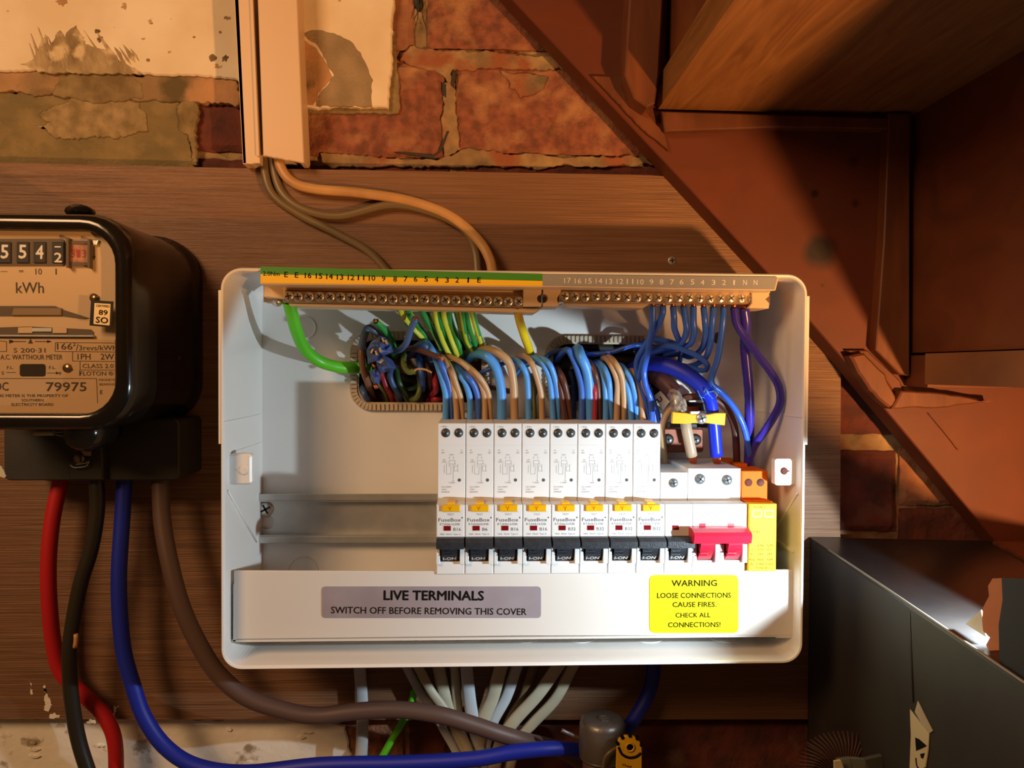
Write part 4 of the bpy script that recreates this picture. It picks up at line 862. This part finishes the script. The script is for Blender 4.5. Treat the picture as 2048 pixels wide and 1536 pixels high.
# stubs and bundle in the first entry
wire('dull blue cut wire stub pointing up with a copper end, at the first entry', [(785, 703, 30), (800, 699, 44), (813, 685, 56), (821, 660, 64), (831, 637, 72)], cable('wire_slate_blue', '4A6490'), 2.2, copper=((-1,), .6, 1.5), n=12)
wire('dark brown cut wire stub with a copper end pointing right over the first breaker wires', [(795, 694, 30), (825, 697, 44), (855, 706, 56), (884, 717, 66)], w_dbrown, 2.0, copper=((-1,), .6, 1.5), n=12)
wire('green and yellow cut wire stub standing above the blue tape', [(790, 712, 20), (787, 688, 36), (776, 668, 48), (762, 652, 56), (752, 643, 60)], w_grn, 2.3, strip=4, copper=((-1,), 2, 1.2))
hb = [('brown wire curving down the left edge of the first entry', [(722, 690, 36), (723, 712, 38), (727, 741, 36), (737, 769, 28), (747, 800, 10)], w_dbrown if False else cable('wire_mid_brown', '7A5238'), 2.4),
      ('dark grey wire loop humped at the top left of the first entry', [(725, 740, 16), (724, 700, 36), (728, 672, 44), (737, 656, 46), (750, 662, 44), (764, 674, 36), (778, 690, 20)], cable('wire_slate', '5A6478'), 2.6),
      ('dull blue wire at the bottom left corner of the first entry', [(722, 770, 12), (726, 780, 24), (732, 794, 26), (744, 808, 10)], w_dblue, 2.4),
      ('red wire curving down in the first entry', [(762, 735, 26), (766, 750, 30), (772, 772, 28), (782, 790, 22), (790, 812, 8)], w_crim, 2.0),
      ('dull blue wire right of the red one in the first entry', [(784, 732, 26), (780, 750, 32), (786, 770, 30), (797, 788, 24), (808, 812, 8)], w_dblue, 2.1),
      ('dark green wire crossing the bottom of the first entry', [(792, 735, 24), (797, 762, 28), (808, 782, 24), (822, 802, 16), (830, 815, 6)], cable('wire_dark_green', '2C4A24'), 2.1),
      ('olive wire curled with a torn bare end in the first entry', [(812, 700, 24), (807, 718, 40), (809, 734, 46), (818, 744, 50), (828, 742, 52)], w_tande, 2.0),
      ('thin olive wire leading to the red wire in the first entry', [(752, 765, 24), (762, 775, 26), (772, 790, 20), (778, 808, 10)], w_tande, 1.4),
      ('olive wire bent round at the bottom of the first entry', [(838, 750, 20), (840, 775, 28), (834, 794, 28), (822, 800, 20)], w_tande, 2.0),
      ('green wire lying across the middle of the first entry', [(800, 776, 16), (815, 778, 22), (830, 775, 24), (842, 765, 20)], cable('wire_moss', '3A5A30'), 1.8),
      ('dull blue wire hanging right of the olive curl', [(838, 712, 24), (841, 735, 34), (845, 758, 34), (846, 780, 20)], B_, 2.2),
      ('maroon wire hanging near the right of the first entry', [(852, 716, 24), (856, 740, 30), (860, 765, 28), (866, 790, 12)], w_dbrown, 2.2),
      ('red wire end at the bottom right of the first entry', [(868, 745, 22), (870, 765, 30), (872, 780, 30), (862, 792, 16)], w_crim, 2.3),
      ('short crimson wire lying at the foot of the first entry', [(858, 802, 14), (872, 798, 22), (888, 798, 16)], w_crim, 2.2),
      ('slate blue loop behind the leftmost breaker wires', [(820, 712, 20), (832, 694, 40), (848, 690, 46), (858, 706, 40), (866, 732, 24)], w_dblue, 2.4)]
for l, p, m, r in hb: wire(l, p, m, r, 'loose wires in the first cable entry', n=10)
q = M(); q.tube([Q(828, 742, 52), Q(836, 738, 54), (Q(850, 739, 55)), Q(863, 745, 56)], .8, 6); o = q.build('sheath_strip', m_oldc); tag(o, 'thin bare curl of torn tan sheath sticking out of the first entry', 'sheath')
# crumpled blue tape
q = M(); rnd = random.Random(5)
def crump(pts, h, sd):
    c = Vector((sum(p[0] for p in pts)/len(pts), sum(p[1] for p in pts)/len(pts)))
    r3 = random.Random(sd); ring = [Q(x, y, h+r3.uniform(-5, 5)) for x, y in pts]; n = len(ring)
    mid = [Q(c.x+(x-c.x)*.5, c.y+(y-c.y)*.5, h+r3.uniform(0, 9)) for x, y in pts]; cc = Q(c.x, c.y, h+8)
    vs = ring+mid+[cc]; back = [v+Vector((0, 2.5, 0)) for v in vs]
    fs = [[i, (i+1) % n, n+(i+1) % n, n+i] for i in range(n)]+[[n+i, n+(i+1) % n, 2*n] for i in range(n)]; L = 2*n+1
    q.add(vs+back, fs+[[L+j for j in f[::-1]] for f in fs]+[[i, L+i, L+(i+1) % n, (i+1) % n] for i in range(n)], 0)
crump([(733, 700), (742, 684), (760, 672), (772, 676), (782, 690), (786, 704), (766, 712), (752, 722), (736, 728)], 50, 1)
crump([(752, 722), (766, 710), (782, 718), (798, 734), (782, 742), (770, 744), (762, 750), (754, 738)], 48, 2)
crump([(738, 742), (752, 736), (760, 752), (758, 770), (750, 772), (742, 760)], 44, 8)
o = q.build('insulating_tape', m_tape); tag(o, 'crumpled blue insulating tape with white dashes wrapped round the cut wires', 'tape')
q = M()
for x, y, a in ((752, 706, .3), (760, 700, .2), (766, 680, .5), (772, 684, .4), (744, 702, -.4)):
    c = Q(x, y, 60); ca, sa = math.cos(a)*.5, math.sin(a)*.5
    q.prism([(c.x-ca-sa*3, c.z-sa+ca*3), (c.x+ca-sa*3, c.z+sa+ca*3), (c.x+ca+sa*3, c.z+sa-ca*3), (c.x-ca+sa*3, c.z-sa-ca*3)], 54, 60.2)
q.build('tape_marking', m_oldc, o)
q = M()
for x, y, x2, y2 in ((748, 770, 752, 776), (752, 768, 754, 776), (745, 728, 749, 733)):
    q.tube([Q(x, y, 50), Q(x2, y2, 52)], .9, 8, seg=1)
q.build('copper_core', m_copper, o)

for l, p, r in (('black cable added to darken the second cable entry, upper one', [(1090, 700, 4), (1120, 696, 12), (1200, 694, 14), (1290, 700, 14), (1350, 690, 2)], 4.5), ('black cable added to darken the second cable entry, lower one', [(1090, 740, 4), (1130, 728, 12), (1200, 722, 14), (1280, 730, 14), (1350, 750, 2)], 5), ('black cable added to darken the foot of the second cable entry', [(1100, 790, 4), (1160, 770, 12), (1240, 766, 14), (1300, 780, 12), (1350, 800, 2)], 5),
                 ('black cable added to darken the first cable entry, upper one', [(700, 716, 2), (760, 706, 8), (840, 704, 10), (900, 712, 10), (980, 700, 2)], 5), ('black cable added to darken the first cable entry, lower one', [(700, 780, 2), (760, 760, 8), (830, 764, 9), (900, 780, 8), (980, 770, 2)], 5.5)):
    wire(l, p, w_blk, r, cat='cable', name='cable')  # black cables laid in to darken the holes behind the wires

# ================================================================== ELECTRICITY METER
MX0, MX1 = Q(-138, 640, 125).x, Q(263, 640, 125).x; MZ0, MZ1 = Q(62, 862, 125).z, Q(62, 422, 125).z
met = thing('electricity_meter', 'old black bakelite electricity meter with a cream dial on the left of the board', 'electricity meter', ((MX0+MX1)/2, -18, MZ0-38))
def oct_(x0, z0, x1, z1, r, n=7): return rr(x0, z0, x1, z1, r, n)
def loft(prof, m, name, parent, smooth=False):
    q = M(); vs = []; fs = []; K = None
    for (d, r, h) in prof:
        ring = oct_(MX0+d, MZ0+d, MX1-d, MZ1-d, max(1, r)); K = len(ring); vs += [(x, -h, z) for x, z in ring]
    for k in range(len(prof)-1):
        for i in range(K):
            j = (i+1) % K; fs.append([k*K+i, k*K+j, (k+1)*K+j, (k+1)*K+i])
    q.add(vs, fs, 0, smooth); return q.build(name, m, parent)
loft([(-3, 30, 18), (-3, 30, 27), (-1, 29, 30), (-.5, 28, 34), (0, 27, 90), (0, 26, 117), (.8, 26, 121), (2.6, 25, 124), (5, 24, 125), (8.6, 21, 125), (9.6, 20, 124), (10, 20, 116)], m_bake, 'housing', met, True)
q = M(); q.prism(oct_(MX0+9.5, MZ0+9.5, MX1-9.5, MZ1-9.5, 20), 112, 116); q.build('dial_plate', m_dial, met)
q = M(); q.prism(oct_(MX0+9.8, MZ0+9.8, MX1-9.8, MZ1-9.8, 20), 122.6, 123); q.build('window_glass', m_glass, met)
q = M(); q.lathe(Q(162, 424, 96), [(5, -2), (5, 4), (0, 6)], n=14, scale=(1.6, .8)); q.build('cover_lug', m_bake, met); q = M(); q.lathe(Q(175, 862, 96), [(12, -20), (12, 6), (9, 12), (0, 13)], n=18); q.build('cover_lug', m_bake, met)
hD = 116.2
q = M(); q.slab(rr(-70, 478, 128, 531, 5, 3), 116, 117); reg = q.build('register_window', m_dial2, met)
for s, x, dy in (('5', -26, 0), ('5', 9, 0), ('5', 45, 0), ('4', 79, 1), ('2', 116, 8)):
    q = M(); q.slab([(x-12, 484), (x+12, 484), (x+12, 526), (x-12, 526)], 116.5, 118, 0, .4); dr = q.build('digit_drum', m_slot, reg)
    q = M(); text(q, s, x-8, 516+dy, x+8, 516.5+dy, 27 if s != '2' else 19, 118.1, .02)
    if s == '2': text(q, '-', x-7, 498, x+6, 498, 14, 118.1, .02)
    q.build('digit', m_printw, dr)
q = M(); q.lathe((0, 0, 0), [(0, 0)], n=3) if False else None
q = M(); q.slab([(134, 480), (178, 482), (178, 531), (134, 531)], 116, 117.6); rd = q.build('red_drum', mat('drum_red', hexc('9A5038'), .5, c2=hexc('C89468'), ns=120), met)
q = M(); q.slab([(132, 476), (137, 476), (137, 535), (132, 535)], 116, 120); q.slab([(175, 478), (179, 478), (179, 536), (175, 536)], 116, 120); q.slab([(136, 481), (176, 482), (176, 488), (136, 488)], 117, 118.2); q.slab([(136, 524), (176, 525), (176, 531), (136, 531)], 117, 118.2); q.build('drum_bracket', m_dial2, rd)
q = M()
for x, s in ((146, '3'), (157, '1'), (168, '3')): text(q, s, x-4, 515, x+4, 515, 16, 117.7, .01)
q.build('digit', mat('print_red', hexc('A02818'), .5), rd)
q = M(); q.slab([(183, 480), (196, 480), (192, 490), (186, 490)], 116, 118, 0, .3); q.build('bright_clip', m_zinc, met)
q = M(); q.slab([(-2, 612), (110, 612), (128, 620), (178, 636), (168, 638), (122, 632), (-20, 632), (-60, 640), (-60, 620)], 116, 116.5); q.build('disc_recess', m_dial2, met)
q = M(); q.slab([(26, 616), (122, 616), (122, 631), (22, 631)], 116.4, 117.6, 0, .4); q.build('bearing_bridge', mat('bridge', hexc('8A7456'), .4), met)
q = M(); q.slab([(-70, 657), (60, 653), (182, 659), (187, 664), (187, 677), (-70, 677)], 116, 116.5); sl = q.build('disc_slot', m_dial2, met)
q = M(); q.slab([(-70, 669), (186, 670), (186, 674), (-70, 673)], 116.4, 118.4, 0, .3); q.slab([(64, 656), (103, 656), (103, 663), (64, 663)], 116.4, 117.4); q.build('rotor_disc', m_zinc, sl)
q = M(); q.slab([(36, 655), (64, 654), (64, 666), (36, 666)], 116.4, 117.2); q.slab([(105, 655), (133, 656), (133, 666), (105, 666)], 116.4, 117.2); q.build('slot_plate', m_dial, sl)
q = M(); q.slab([(-70, 677), (230, 679), (230, 830), (-70, 830)], 115.9, 116.3); np_ = q.build('name_plate', mat('name_plate', hexc('CBA678'), .5), met)
q = M(); h = 116.42
def ln(x0, y0, x1, y1, w_=1.1): q.slab([(x0, y0-w_/2), (x1, y1-w_/2), (x1, y1+w_/2), (x0, y0+w_/2)], 116.3, h) if abs(x1-x0) > abs(y1-y0) else q.slab([(x0-w_/2, y0), (x0+w_/2, y0), (x1+w_/2, y1), (x1-w_/2, y1)], 116.3, h)
for a in ((111, 685, 229, 686), (111, 703, 229, 704), (111, 685, 110, 703), (145, 704, 145, 722), (145, 722, 229, 723), (160, 723, 160, 740), (160, 740, 229, 740), (0, 682, 13, 683), (13, 683, 13, 703), (0, 703, 13, 703), (0, 757, 193, 757), (193, 757, 195, 806), (159, 740, 159, 752)): ln(*a)
ln(20, 683, 52, 683, 1.6); ln(70, 683, 100, 683, 1.6); q.slab([(56, 687), (66, 687), (61, 677)], 116, h); q.slab([(18, 679), (26, 681), (26, 685), (18, 687)], 116, h); q.slab([(94, 680), (104, 683), (94, 686)], 116, h)
ln(13, 745, 32, 745); ln(94, 746, 116, 746); q.slab([(112, 743), (119, 746), (112, 749)], 116, h)
for s, a, b, y, c, bo in (('166', 114, 145, 699, 13, .004), ('2', 146, 151, 692, 7, .01), ('/', 152, 157, 701, 14, 0), ('3revs/kWh', 158, 232, 700.5, 10, .004), ('S 200·31', 27, 91, 705, 9, .006), ('A.C. WATTHOUR METER', 1, 125, 719, 10, .004), ('1PH', 155, 181, 719, 12, .006), ('2W', 201, 228, 719, 12, .006),
                          ('CLASS 2.0', 165, 227, 736, 8.5, .004), ('FLOTON ®', 160, 227, 751, 8.5, .004), ('MAGNETIC', 198, 232, 762, 5, 0), ('BEARING', 199, 230, 771, 5, 0), ('E', 200, 205, 788, 8, .01), ('F.L.', 14, 27, 738, 6, .004), ('F.L.', 98, 112, 738, 6, .004), ('S', 3, 8, 749, 6, .01), ('F', 119, 123, 750, 6, .01),
                          ('DC', -10, 17, 781, 17, .012), ('79975', 92, 173, 782, 18, .012), ('THIS METER IS THE PROPERTY OF', -12, 136, 794, 5.5, .008), ('SOUTHERN', 43, 87, 803, 5.5, .008), ('ELECTRICITY BOARD', 23, 107, 811.5, 5.5, .008)):
    text(q, s, a, y, b, y, c, h, bo)
h = 116.1
for s, a, b, y, c, bo in (('kWh', 32, 88, 586, 22, .006), ('10', 71, 84, 549, 12, .004), ('1', 111, 113.5, 549, 12, .01), ('—', 1, 15, 546, 8, .01), ('=', 38, 47, 546, 7, .02)): text(q, s, a, y, b, y, c, h, bo)
q.slab([(187, 492), (189, 492), (189, 512), (191, 512), (188, 521), (185, 512), (187, 512)], 116, 116.2)
q.build('printing', m_printb, met)
q = M(); q.slab(rr(39, 728, 91, 753, 5, 3), 116, 116.6, 0, .2); q.build('adjuster_window', mat('dark_glass', hexc('3A3228'), .1), met)
q = M(); q.lathe(Q(135, 736, 116.3), [(2.8, 0), (2.6, .6), (0, .8)], n=18, m=0); c = Q(135, 736, 117); q.prism([(c.x-2.4, c.z+.2), (c.x+2.4, c.z-1), (c.x+2.4, c.z-.3), (c.x-2.4, c.z+.9)], 116, 117.3, 1); q.lathe(Q(189, 596, 116.2), [(2.6, 0), (2.6, .8), (0, 1)], n=14, m=0); q.build('screw', [m_brass, m_slot], met)
q = M(); q.slab([(182, 600), (227, 603), (223, 655), (179, 651)], 123, 123.3); st = q.build('sticker', m_black, met, 'small black-edged sticker reading CERTIFIED 89 SO')
q = M(); q.slab([(189, 606), (221, 608), (219, 651), (187, 648)], 123.2, 123.5); q.build('sticker_face', mat('sticker_cream', hexc('F2D8A0'), .5), st)
q = M(); text(q, 'CERTIFIED', 192, 613.5, 219, 615, 4.5, 123.6, .01); text(q, '89', 197, 629, 215, 630.5, 10, 123.6, .02); text(q, 'SO', 191, 645, 216, 647, 12, 123.6, .02); q.build('printing', m_print, st)
# terminal block and seals
q = M(); a = Q(0, 905, 60); x0 = MX0+1; x1 = Q(358, 905, 60).x; z1 = Q(180, 838, 60).z; z0 = Q(180, 961, 60).z
q.prism(rr(x0, z0, x1, z1, 4, 4), 18, 60, 0, .8); q.build('terminal_cover', m_term, met)
q = M(); q.slab([(134, 868), (203, 870), (206, 961), (138, 961)], 60, 66, 0, 1); q.build('terminal_cover_bridge', m_term, met)
q = M(); q.slab([(129, 867), (157, 869), (160, 884), (130, 884)], 66, 69, 0, .4); q.lathe(Q(145, 876, 69), [(3.3, 0), (3.2, 1.2), (0, 1.6)], n=16)
q.lathe(Q(160, 917, 66), [(3.4, 0), (3.3, 1.6), (0, 2)], n=16); q.slab([(161, 902), (181, 902), (180, 912), (168, 912)], 66, 68.5, 0, .3); q.build('seal_screw', mat('old_nickel', hexc('A08A68'), .35, .7), met)
q = M(); q.slab([(159, 910), (160.5, 910), (162, 924), (160, 924)], 66, 68.5); q.build('screw_slot', m_slot, met)
q = M(); q.tube([Q(68, 867, 72), Q(92, 866, 72), Q(108, 866, 72)], 1.7, 8, seg=2); q.build('seal_tag', m_flat, met)
q = M(); q.tube([Q(108, 865, 72), Q(130, 864, 73), Q(150, 868, 73), Q(166, 873, 71)], .35, 5); q.tube([Q(108, 868, 72), Q(125, 872, 73), Q(135, 868, 72)], .35, 5)
q.tube([Q(140, 930, 68), Q(150, 935, 69), Q(172, 932, 69), Q(178, 922, 69)], .4, 5); q.tube([Q(152, 929, 69), Q(172, 926, 69), Q(173, 922, 69)], .35, 5); q.build('seal_wire', m_zinc, met)
q = M(); q.slab(jag([(-8, 930), (2, 932), (12, 952), (8, 956), (-6, 952)], 4, 1, 2), 60, 60.6); q.build('label_scrap', m_paper, met)

# ================================================================== CABLES BELOW THE METER
def tail(label, pts, m, r, name='cable', **k): return wire(label, pts, m, r, n=18, seg=9, name=name, cat='cable', **k)
tail('thick red cable hanging from the left of the meter and swinging right at the bottom', [(124, 940, 40), (120, 965, 42), (104, 1045, 44), (97, 1128, 44), (99, 1210, 42), (108, 1293, 38), (124, 1347, 36), (166, 1389, 34), (207, 1430, 34), (229, 1480, 34), (233, 1560, 34)], w_red, 5.0)
o = tail('thick black cable hanging from the meter in front of the red one', [(190, 930, 52), (193, 965, 54), (194, 1024, 54), (182, 1099, 54), (161, 1169, 54), (145, 1252, 54), (139, 1314, 54), (143, 1397, 52), (157, 1480, 50), (182, 1560, 50)], w_blk, 4.8)
q = M(); q.tube([Q(152, 1268, 61.5), Q(152, 1282, 61.8), Q(150, 1295, 61.5)], 1.5, 7, seg=2); q.build('bare_nick', m_oldc, o)
tail('thick blue cable from the meter sweeping along the bottom', [(250, 930, 44), (249, 965, 46), (244, 1045, 48), (238, 1148, 50), (240, 1231, 50), (248, 1306, 50), (265, 1368, 50), (288, 1434, 50), (331, 1494, 50), (393, 1532, 50), (490, 1545, 50), (640, 1530, 52), (811, 1526, 56), (948, 1518, 60), (1030, 1504, 60), (1112, 1497, 56), (1180, 1500, 40), (1240, 1472, 32), (1280, 1420, 32), (1302, 1371, 30), (1308, 1320, 28), (1309, 1272, 27)], w_royal, 5.1)
tail('thick brown cable curving from the meter under the enclosure to the right', [(320, 930, 46), (321, 965, 48), (325, 1045, 52), (340, 1128, 56), (364, 1215, 58), (398, 1289, 58), (439, 1351, 58), (497, 1397, 58), (580, 1424, 58), (640, 1431, 58), (708, 1423, 58), (794, 1419, 58), (879, 1430, 58), (948, 1450, 56), (999, 1467, 54), (1050, 1482, 48), (1120, 1500, 30), (1170, 1530, 20)], w_brn, 5.7)
fw = [
 ('white flat cable standing alone at the left below the enclosure', [(718, 1320), (720, 1344), (724, 1405), (725, 1457), (720, 1560)], m_flat2, 1.9, 26),
 ('thin white flat cable, leftmost of the fan below the enclosure', [(806, 1320), (818, 1344), (842, 1388), (862, 1414), (886, 1457), (913, 1505), (935, 1560)], m_flat2, 1.3, 28),
 ('cream flat cable, second from the left of the fan below the enclosure', [(828, 1320), (842, 1344), (862, 1382), (886, 1414), (910, 1450), (934, 1491), (958, 1560)], m_flat, 1.4, 34),
 ('wide cream flat cable, third from the left of the fan', [(874, 1320), (879, 1344), (888, 1388), (896, 1420), (915, 1465), (944, 1560)], m_flat, 2.0, 26),
 ('shaded cream flat cable between the wide cream and the bluish one', [(906, 1320), (910, 1344), (913, 1388), (917, 1425), (930, 1490), (950, 1560)], m_flat, 1.5, 24),
 ('bluish white flat cable in the middle of the fan', [(932, 1320), (934, 1344), (938, 1388), (944, 1429), (958, 1498), (968, 1560)], m_flat2, 2.0, 30),
 ('bright cream flat cable leaning left from the middle of the fan', [(1006, 1320), (999, 1344), (985, 1395), (968, 1436), (958, 1480), (950, 1550)], m_flat, 2.1, 30),
 ('grey flat cable right of the bright cream one', [(1038, 1320), (1030, 1344), (1012, 1395), (985, 1445), (970, 1500), (966, 1560)], m_flat2, 1.8, 27),
 ('narrow grey flat cable in shade, third from the right of the fan', [(1072, 1320), (1062, 1344), (1047, 1395), (1020, 1440), (1000, 1500), (990, 1560)], m_oldc2, 1.6, 24),
 ('broad grey flat cable, second from the right of the fan', [(1124, 1320), (1108, 1344), (1075, 1390), (1025, 1446), (1000, 1490), (984, 1560)], m_flat, 2.0, 31),
 ('grey flat cable, rightmost of the fan below the enclosure', [(1152, 1320), (1140, 1344), (1110, 1399), (1062, 1450), (1032, 1490), (1012, 1560)], m_flat, 1.8, 26)]
for l, p, m, w_, h in fw: wire(l, [(x, y, h) for x, y in p], m, 2.3, 'flat cables fanning out below the enclosure', flat=w_, n=12, cat='cable', name='flat_cable')
wire('bright green wire slanting down left of the fan of flat cables', [(846, 1340, 23), (828, 1388, 24), (811, 1433, 26), (777, 1491, 28), (740, 1560, 28)], w_lime, 2.6, n=12)

# ================================================================== STOPCOCK CAP AND TAG
c = Qz(1205, 1434, Q(1205, 1434, 62).z); c = Q(1205, 1436, 62)
va = thing('stopcock', 'dull cast metal stopcock cap on a pipe at the bottom, right of the cables', 'stopcock', (c.x, c.y, c.z-60))
q = M(); q.lathe(c, [(15.2, -27), (15.6, -26), (16.2, -20), (15.6, -4), (14.6, -1), (13, 0), (12.6, .3), (0, .3)], axis='z', n=32); q.build('cap', m_castm, va)
q = M(); p = c+Vector((1, -2, .4)); q.lathe(p, [(4.6, 0), (4.6, 1), (3.6, 1), (3.6, .1)], axis='z', n=6, sm=False); q.box(p.x-3, p.x+3, -p.y-.8, -p.y+.8, p.z, p.z+1); q.build('cast_mark', m_castm, va)
q = M(); q.lathe(c, [(13.4, -75), (13.4, -27)], axis='z', n=28); q.build('pipe', mat('pipe_brown', hexc('6A5048'), .5, .4), va)
q = M(); q.tube([c+Vector((-15, 0, -14)), c+Vector((-24, -2, -9)), c+Vector((-28, -2, -7))], 1.4, 8); q.tube([c+Vector((-15.5*math.cos(t), -15.5*math.sin(t), -25.5)) for t in [k*math.pi/8 for k in range(9)]], .5, 6); q.build('cap_strap', m_castm, va)
ta = thing('pipe_tag', 'yellow plastic tag with a black arc hooked to the metal pipe cap', 'tag', Q(1258, 1560, 84))
q = M(); q.slab([(1234, 1490), (1238, 1478), (1250, 1472), (1266, 1472), (1278, 1480), (1284, 1494), (1284, 1600), (1230, 1600)], 84, 86, 0, .4); q.build('tag_body', m_tagy, ta)
q = M(); q.tube([Q(1237, 1494, 86), Q(1244, 1508, 86), (Q(1258, 1515, 86)), Q(1272, 1513, 86), Q(1282, 1506, 86)], .9, 6)
for a in range(5):
    an = math.radians(15+a*36); x, y = 1259+25*math.cos(an), 1497-25*math.sin(an); q.slab(circ(x, y, 4, 6), 84, 86.6)
text(q, 'Outd', 1244, 1531, 1262, 1536, 5, 86.1, .02); q.build('tag_printing', m_print, ta)
q = M(); q.lathe(Q(1260, 1494, 86), [(3.2, 0), (3.2, .8), (2.2, .8), (2.2, 0)], n=20); q.build('rivet', m_tagy, ta)
q = M(); q.tube([Q(1240, 1492, 80), Q(1222, 1502, 82), Q(1210, 1516, 82), Q(1206, 1540, 80)], 1.1, 8); o = q.build('tag_loop', m_oldc2, ta)

# ================================================================== BLACK CARDBOARD BOX
ZC = -124.0
A = Qz(1612, 1069, ZC); B = Qz(2048, 1365, ZC); d = (B-A); d.normalize(); B = A+d*430  # unseen front end lengthened so the box shades the cover from the warm lamp
A = A+d*((-20-A.y)/d.y)
sx = Vector((-d.y, d.x, 0)); sx = -sx if sx.x < 0 else sx
Cw = Qz(1944, 1057, ZC); wdt = (Cw-A).dot(sx)
cb = thing('cardboard_box', 'large black cardboard box standing against the wall at the lower right', 'box', (A+B)*.5+sx*wdt/2+Vector((0, 0, -200)))
def bx(p, q_, r_, s_, off, m, name, **k):
    g = M(); g.solid([p, q_, r_, s_], off); return g.build(name, m, cb, **k)
dn = Vector((0, 0, -200))
bx(A, B, B+sx*wdt, A+sx*wdt, (0, 0, -2), m_card, 'top_panel')
bx(A+Vector((0, 0, -2)), B+Vector((0, 0, -2)), B+dn, A+dn, sx*2, m_cardside, 'side_panel')
bx(A+sx*wdt, B+sx*wdt, B+sx*wdt+dn, A+sx*wdt+dn, -sx*2, m_card, 'side_panel')
bx(B+Vector((0, 0, -2)), B+sx*wdt+Vector((0, 0, -2)), B+sx*wdt+dn, B+dn, -d*2, m_card, 'end_panel')
bx(A+Vector((0, 0, -2)), A+sx*wdt+Vector((0, 0, -2)), A+sx*wdt+dn, A+dn, d*2, m_card, 'end_panel')
q = M(); q.tube([A+d*40, A+d*150+Vector((0, 0, .3)), A+d*300], .7, 6, seg=4); q.build('worn_lit_edge', mat('worn_lit_card', hexc('8A8478'), .4), cb)  # pale line for worn paper and the lit edge, both in the colour
nrm = sx.copy(); side = lambda x, y: Qpl(x, y, A, nrm)-sx*.25
q = M(); q.add([side(1818, 1225), side(1820.5, 1225), side(1829, 1405), side(1826, 1405)], [[0, 1, 2, 3]]); q.build('crease', m_black, cb)
g = M(); lab = [side(x, y)-sx*.6 for x, y in ((1823, 1419), (1844, 1446), (1861, 1466), (1859, 1500), (1852, 1545), (1822, 1545), (1825, 1470))]; g.solid(lab, sx*.5); st = g.build('torn_label', m_paper, cb, 'torn paper label hanging on the box side')
g = M(); g.solid([side(x, y)-sx*.4 for x, y in ((1838, 1402), (1852, 1430), (1868, 1462), (1862, 1466), (1846, 1448), (1832, 1424))], sx*.3); g.build('label_fold', m_flat, st)
g = M(); pos = lambda x, y: side(x, y)-sx*.75
for pl_ in ([(1834, 1475), (1842, 1478), (1858, 1492), (1850, 1496), (1836, 1502)], [(1844, 1508), (1854, 1506), (1850, 1518), (1846, 1516)]): g.add([pos(*p) for p in pl_], [list(range(len(pl_)))])
g.tube([pos(1836, 1516), pos(1838, 1532), pos(1846, 1540), pos(1854, 1536)], .4, 5); g.build('printing', m_print, st)
# torn flap
F0 = Qz(1973, 1300, ZC); F0 = Qpl(1975, 1298, A+sx*3, nrm)
def fl(x, y, o=3.0): return Qpl(x, y, A+sx*o, nrm)
g = M(); g.solid([fl(*p) for p in ((1985, 1157), (2010, 1156), (2012, 1200), (2004, 1240), (2002, 1300), (1978, 1302), (1972, 1290), (1980, 1275), (1966, 1262), (1964, 1240), (1966, 1215), (1978, 1192), (1976, 1172))], sx*1); g.build('torn_edge', m_kraft, cb, 'brown torn inner layer of the flap')
g = M(); g.solid([fl(*p, 2.4) for p in ((2008, 1156), (2120, 1160), (2120, 1420), (2004, 1336), (2002, 1250), (2010, 1200))], -sx*1); g.build('standing_flap', mat('flap_black', hexc('16130F'), .7), cb)
g = M(); g.solid([fl(*p, 8) for p in ((1931, 1248), (1962, 1220), (1972, 1274))], sx*.5); g.build('paper_scrap', m_paper, cb)

# board piece behind the box, right edge of the view
g = M(); p0 = [Qz(x, y, -122) for x, y in ((1985, 1082), (2200, 1082), (2300, 1200), (2130, 1160))]; g.solid(p0, (0, 0, -8)); o = g.build('wooden_board', m_wedge); tag(o, 'pale wooden board edge lying behind the black box at the right margin', 'board')

# brush and clear packet at the bottom
br = thing('hand_brush', 'dark brush with fanned reddish bristles at the bottom right', 'brush', Q(1690, 1600, 120))
q = M()
for k in range(22):
    a = math.radians(62+k*5.2); b0 = (1690+22*math.cos(a), 1560-18*math.sin(a)); b1 = (1690+110*math.cos(a+.08)*(1 if k < 14 else .9), 1560-98*math.sin(a))
    m0 = ((b0[0]+b1[0])/2+4, (b0[1]+b1[1])/2-8); q.tube([Q(*b0, 118), Q(*m0, 122), Q(*b1, 116)], .4, 5, seg=3)
q.build('bristles', m_hair, br)['kind'] = 'stuff'
q = M(); q.slab(rr(1650, 1545, 1735, 1620, 20, 4), 110, 126, 0, 2); q.build('brush_head', m_black, br)
pk = thing('clear_packet', 'crumpled clear plastic packet beneath the torn label', 'packet', Q(1760, 1600, 150))
q = M(); n = 14
ptsu = [(1676, 1521), (1700, 1518), (1730, 1520), (1765, 1512), (1800, 1524), (1840, 1538)]
P = [Q(x, y, 150+((i*7) % 5)*2) for i, (x, y) in enumerate(ptsu)]; Pd = [Q(x, 1600, 156) for x, y in ptsu]
q.add(P+Pd+[p+Vector((0, 3, 0)) for p in P+Pd], [[i, i+1, 7+i, 6+i] for i in range(5)]+[[12+i, 18+i, 19+i, 13+i] for i in range(5)]+[[i, 12+i, 13+i, i+1] for i in range(5)])
q.build('packet_film', mat('grey_film', hexc('5A5A50'), .2), pk)
q = M(); q.slab([(1669, 1523), (1682, 1521), (1696, 1560), (1670, 1560)], 158, 159.5); q.build('packet_corner', m_paper, pk)
bpy.context.view_layer.update()
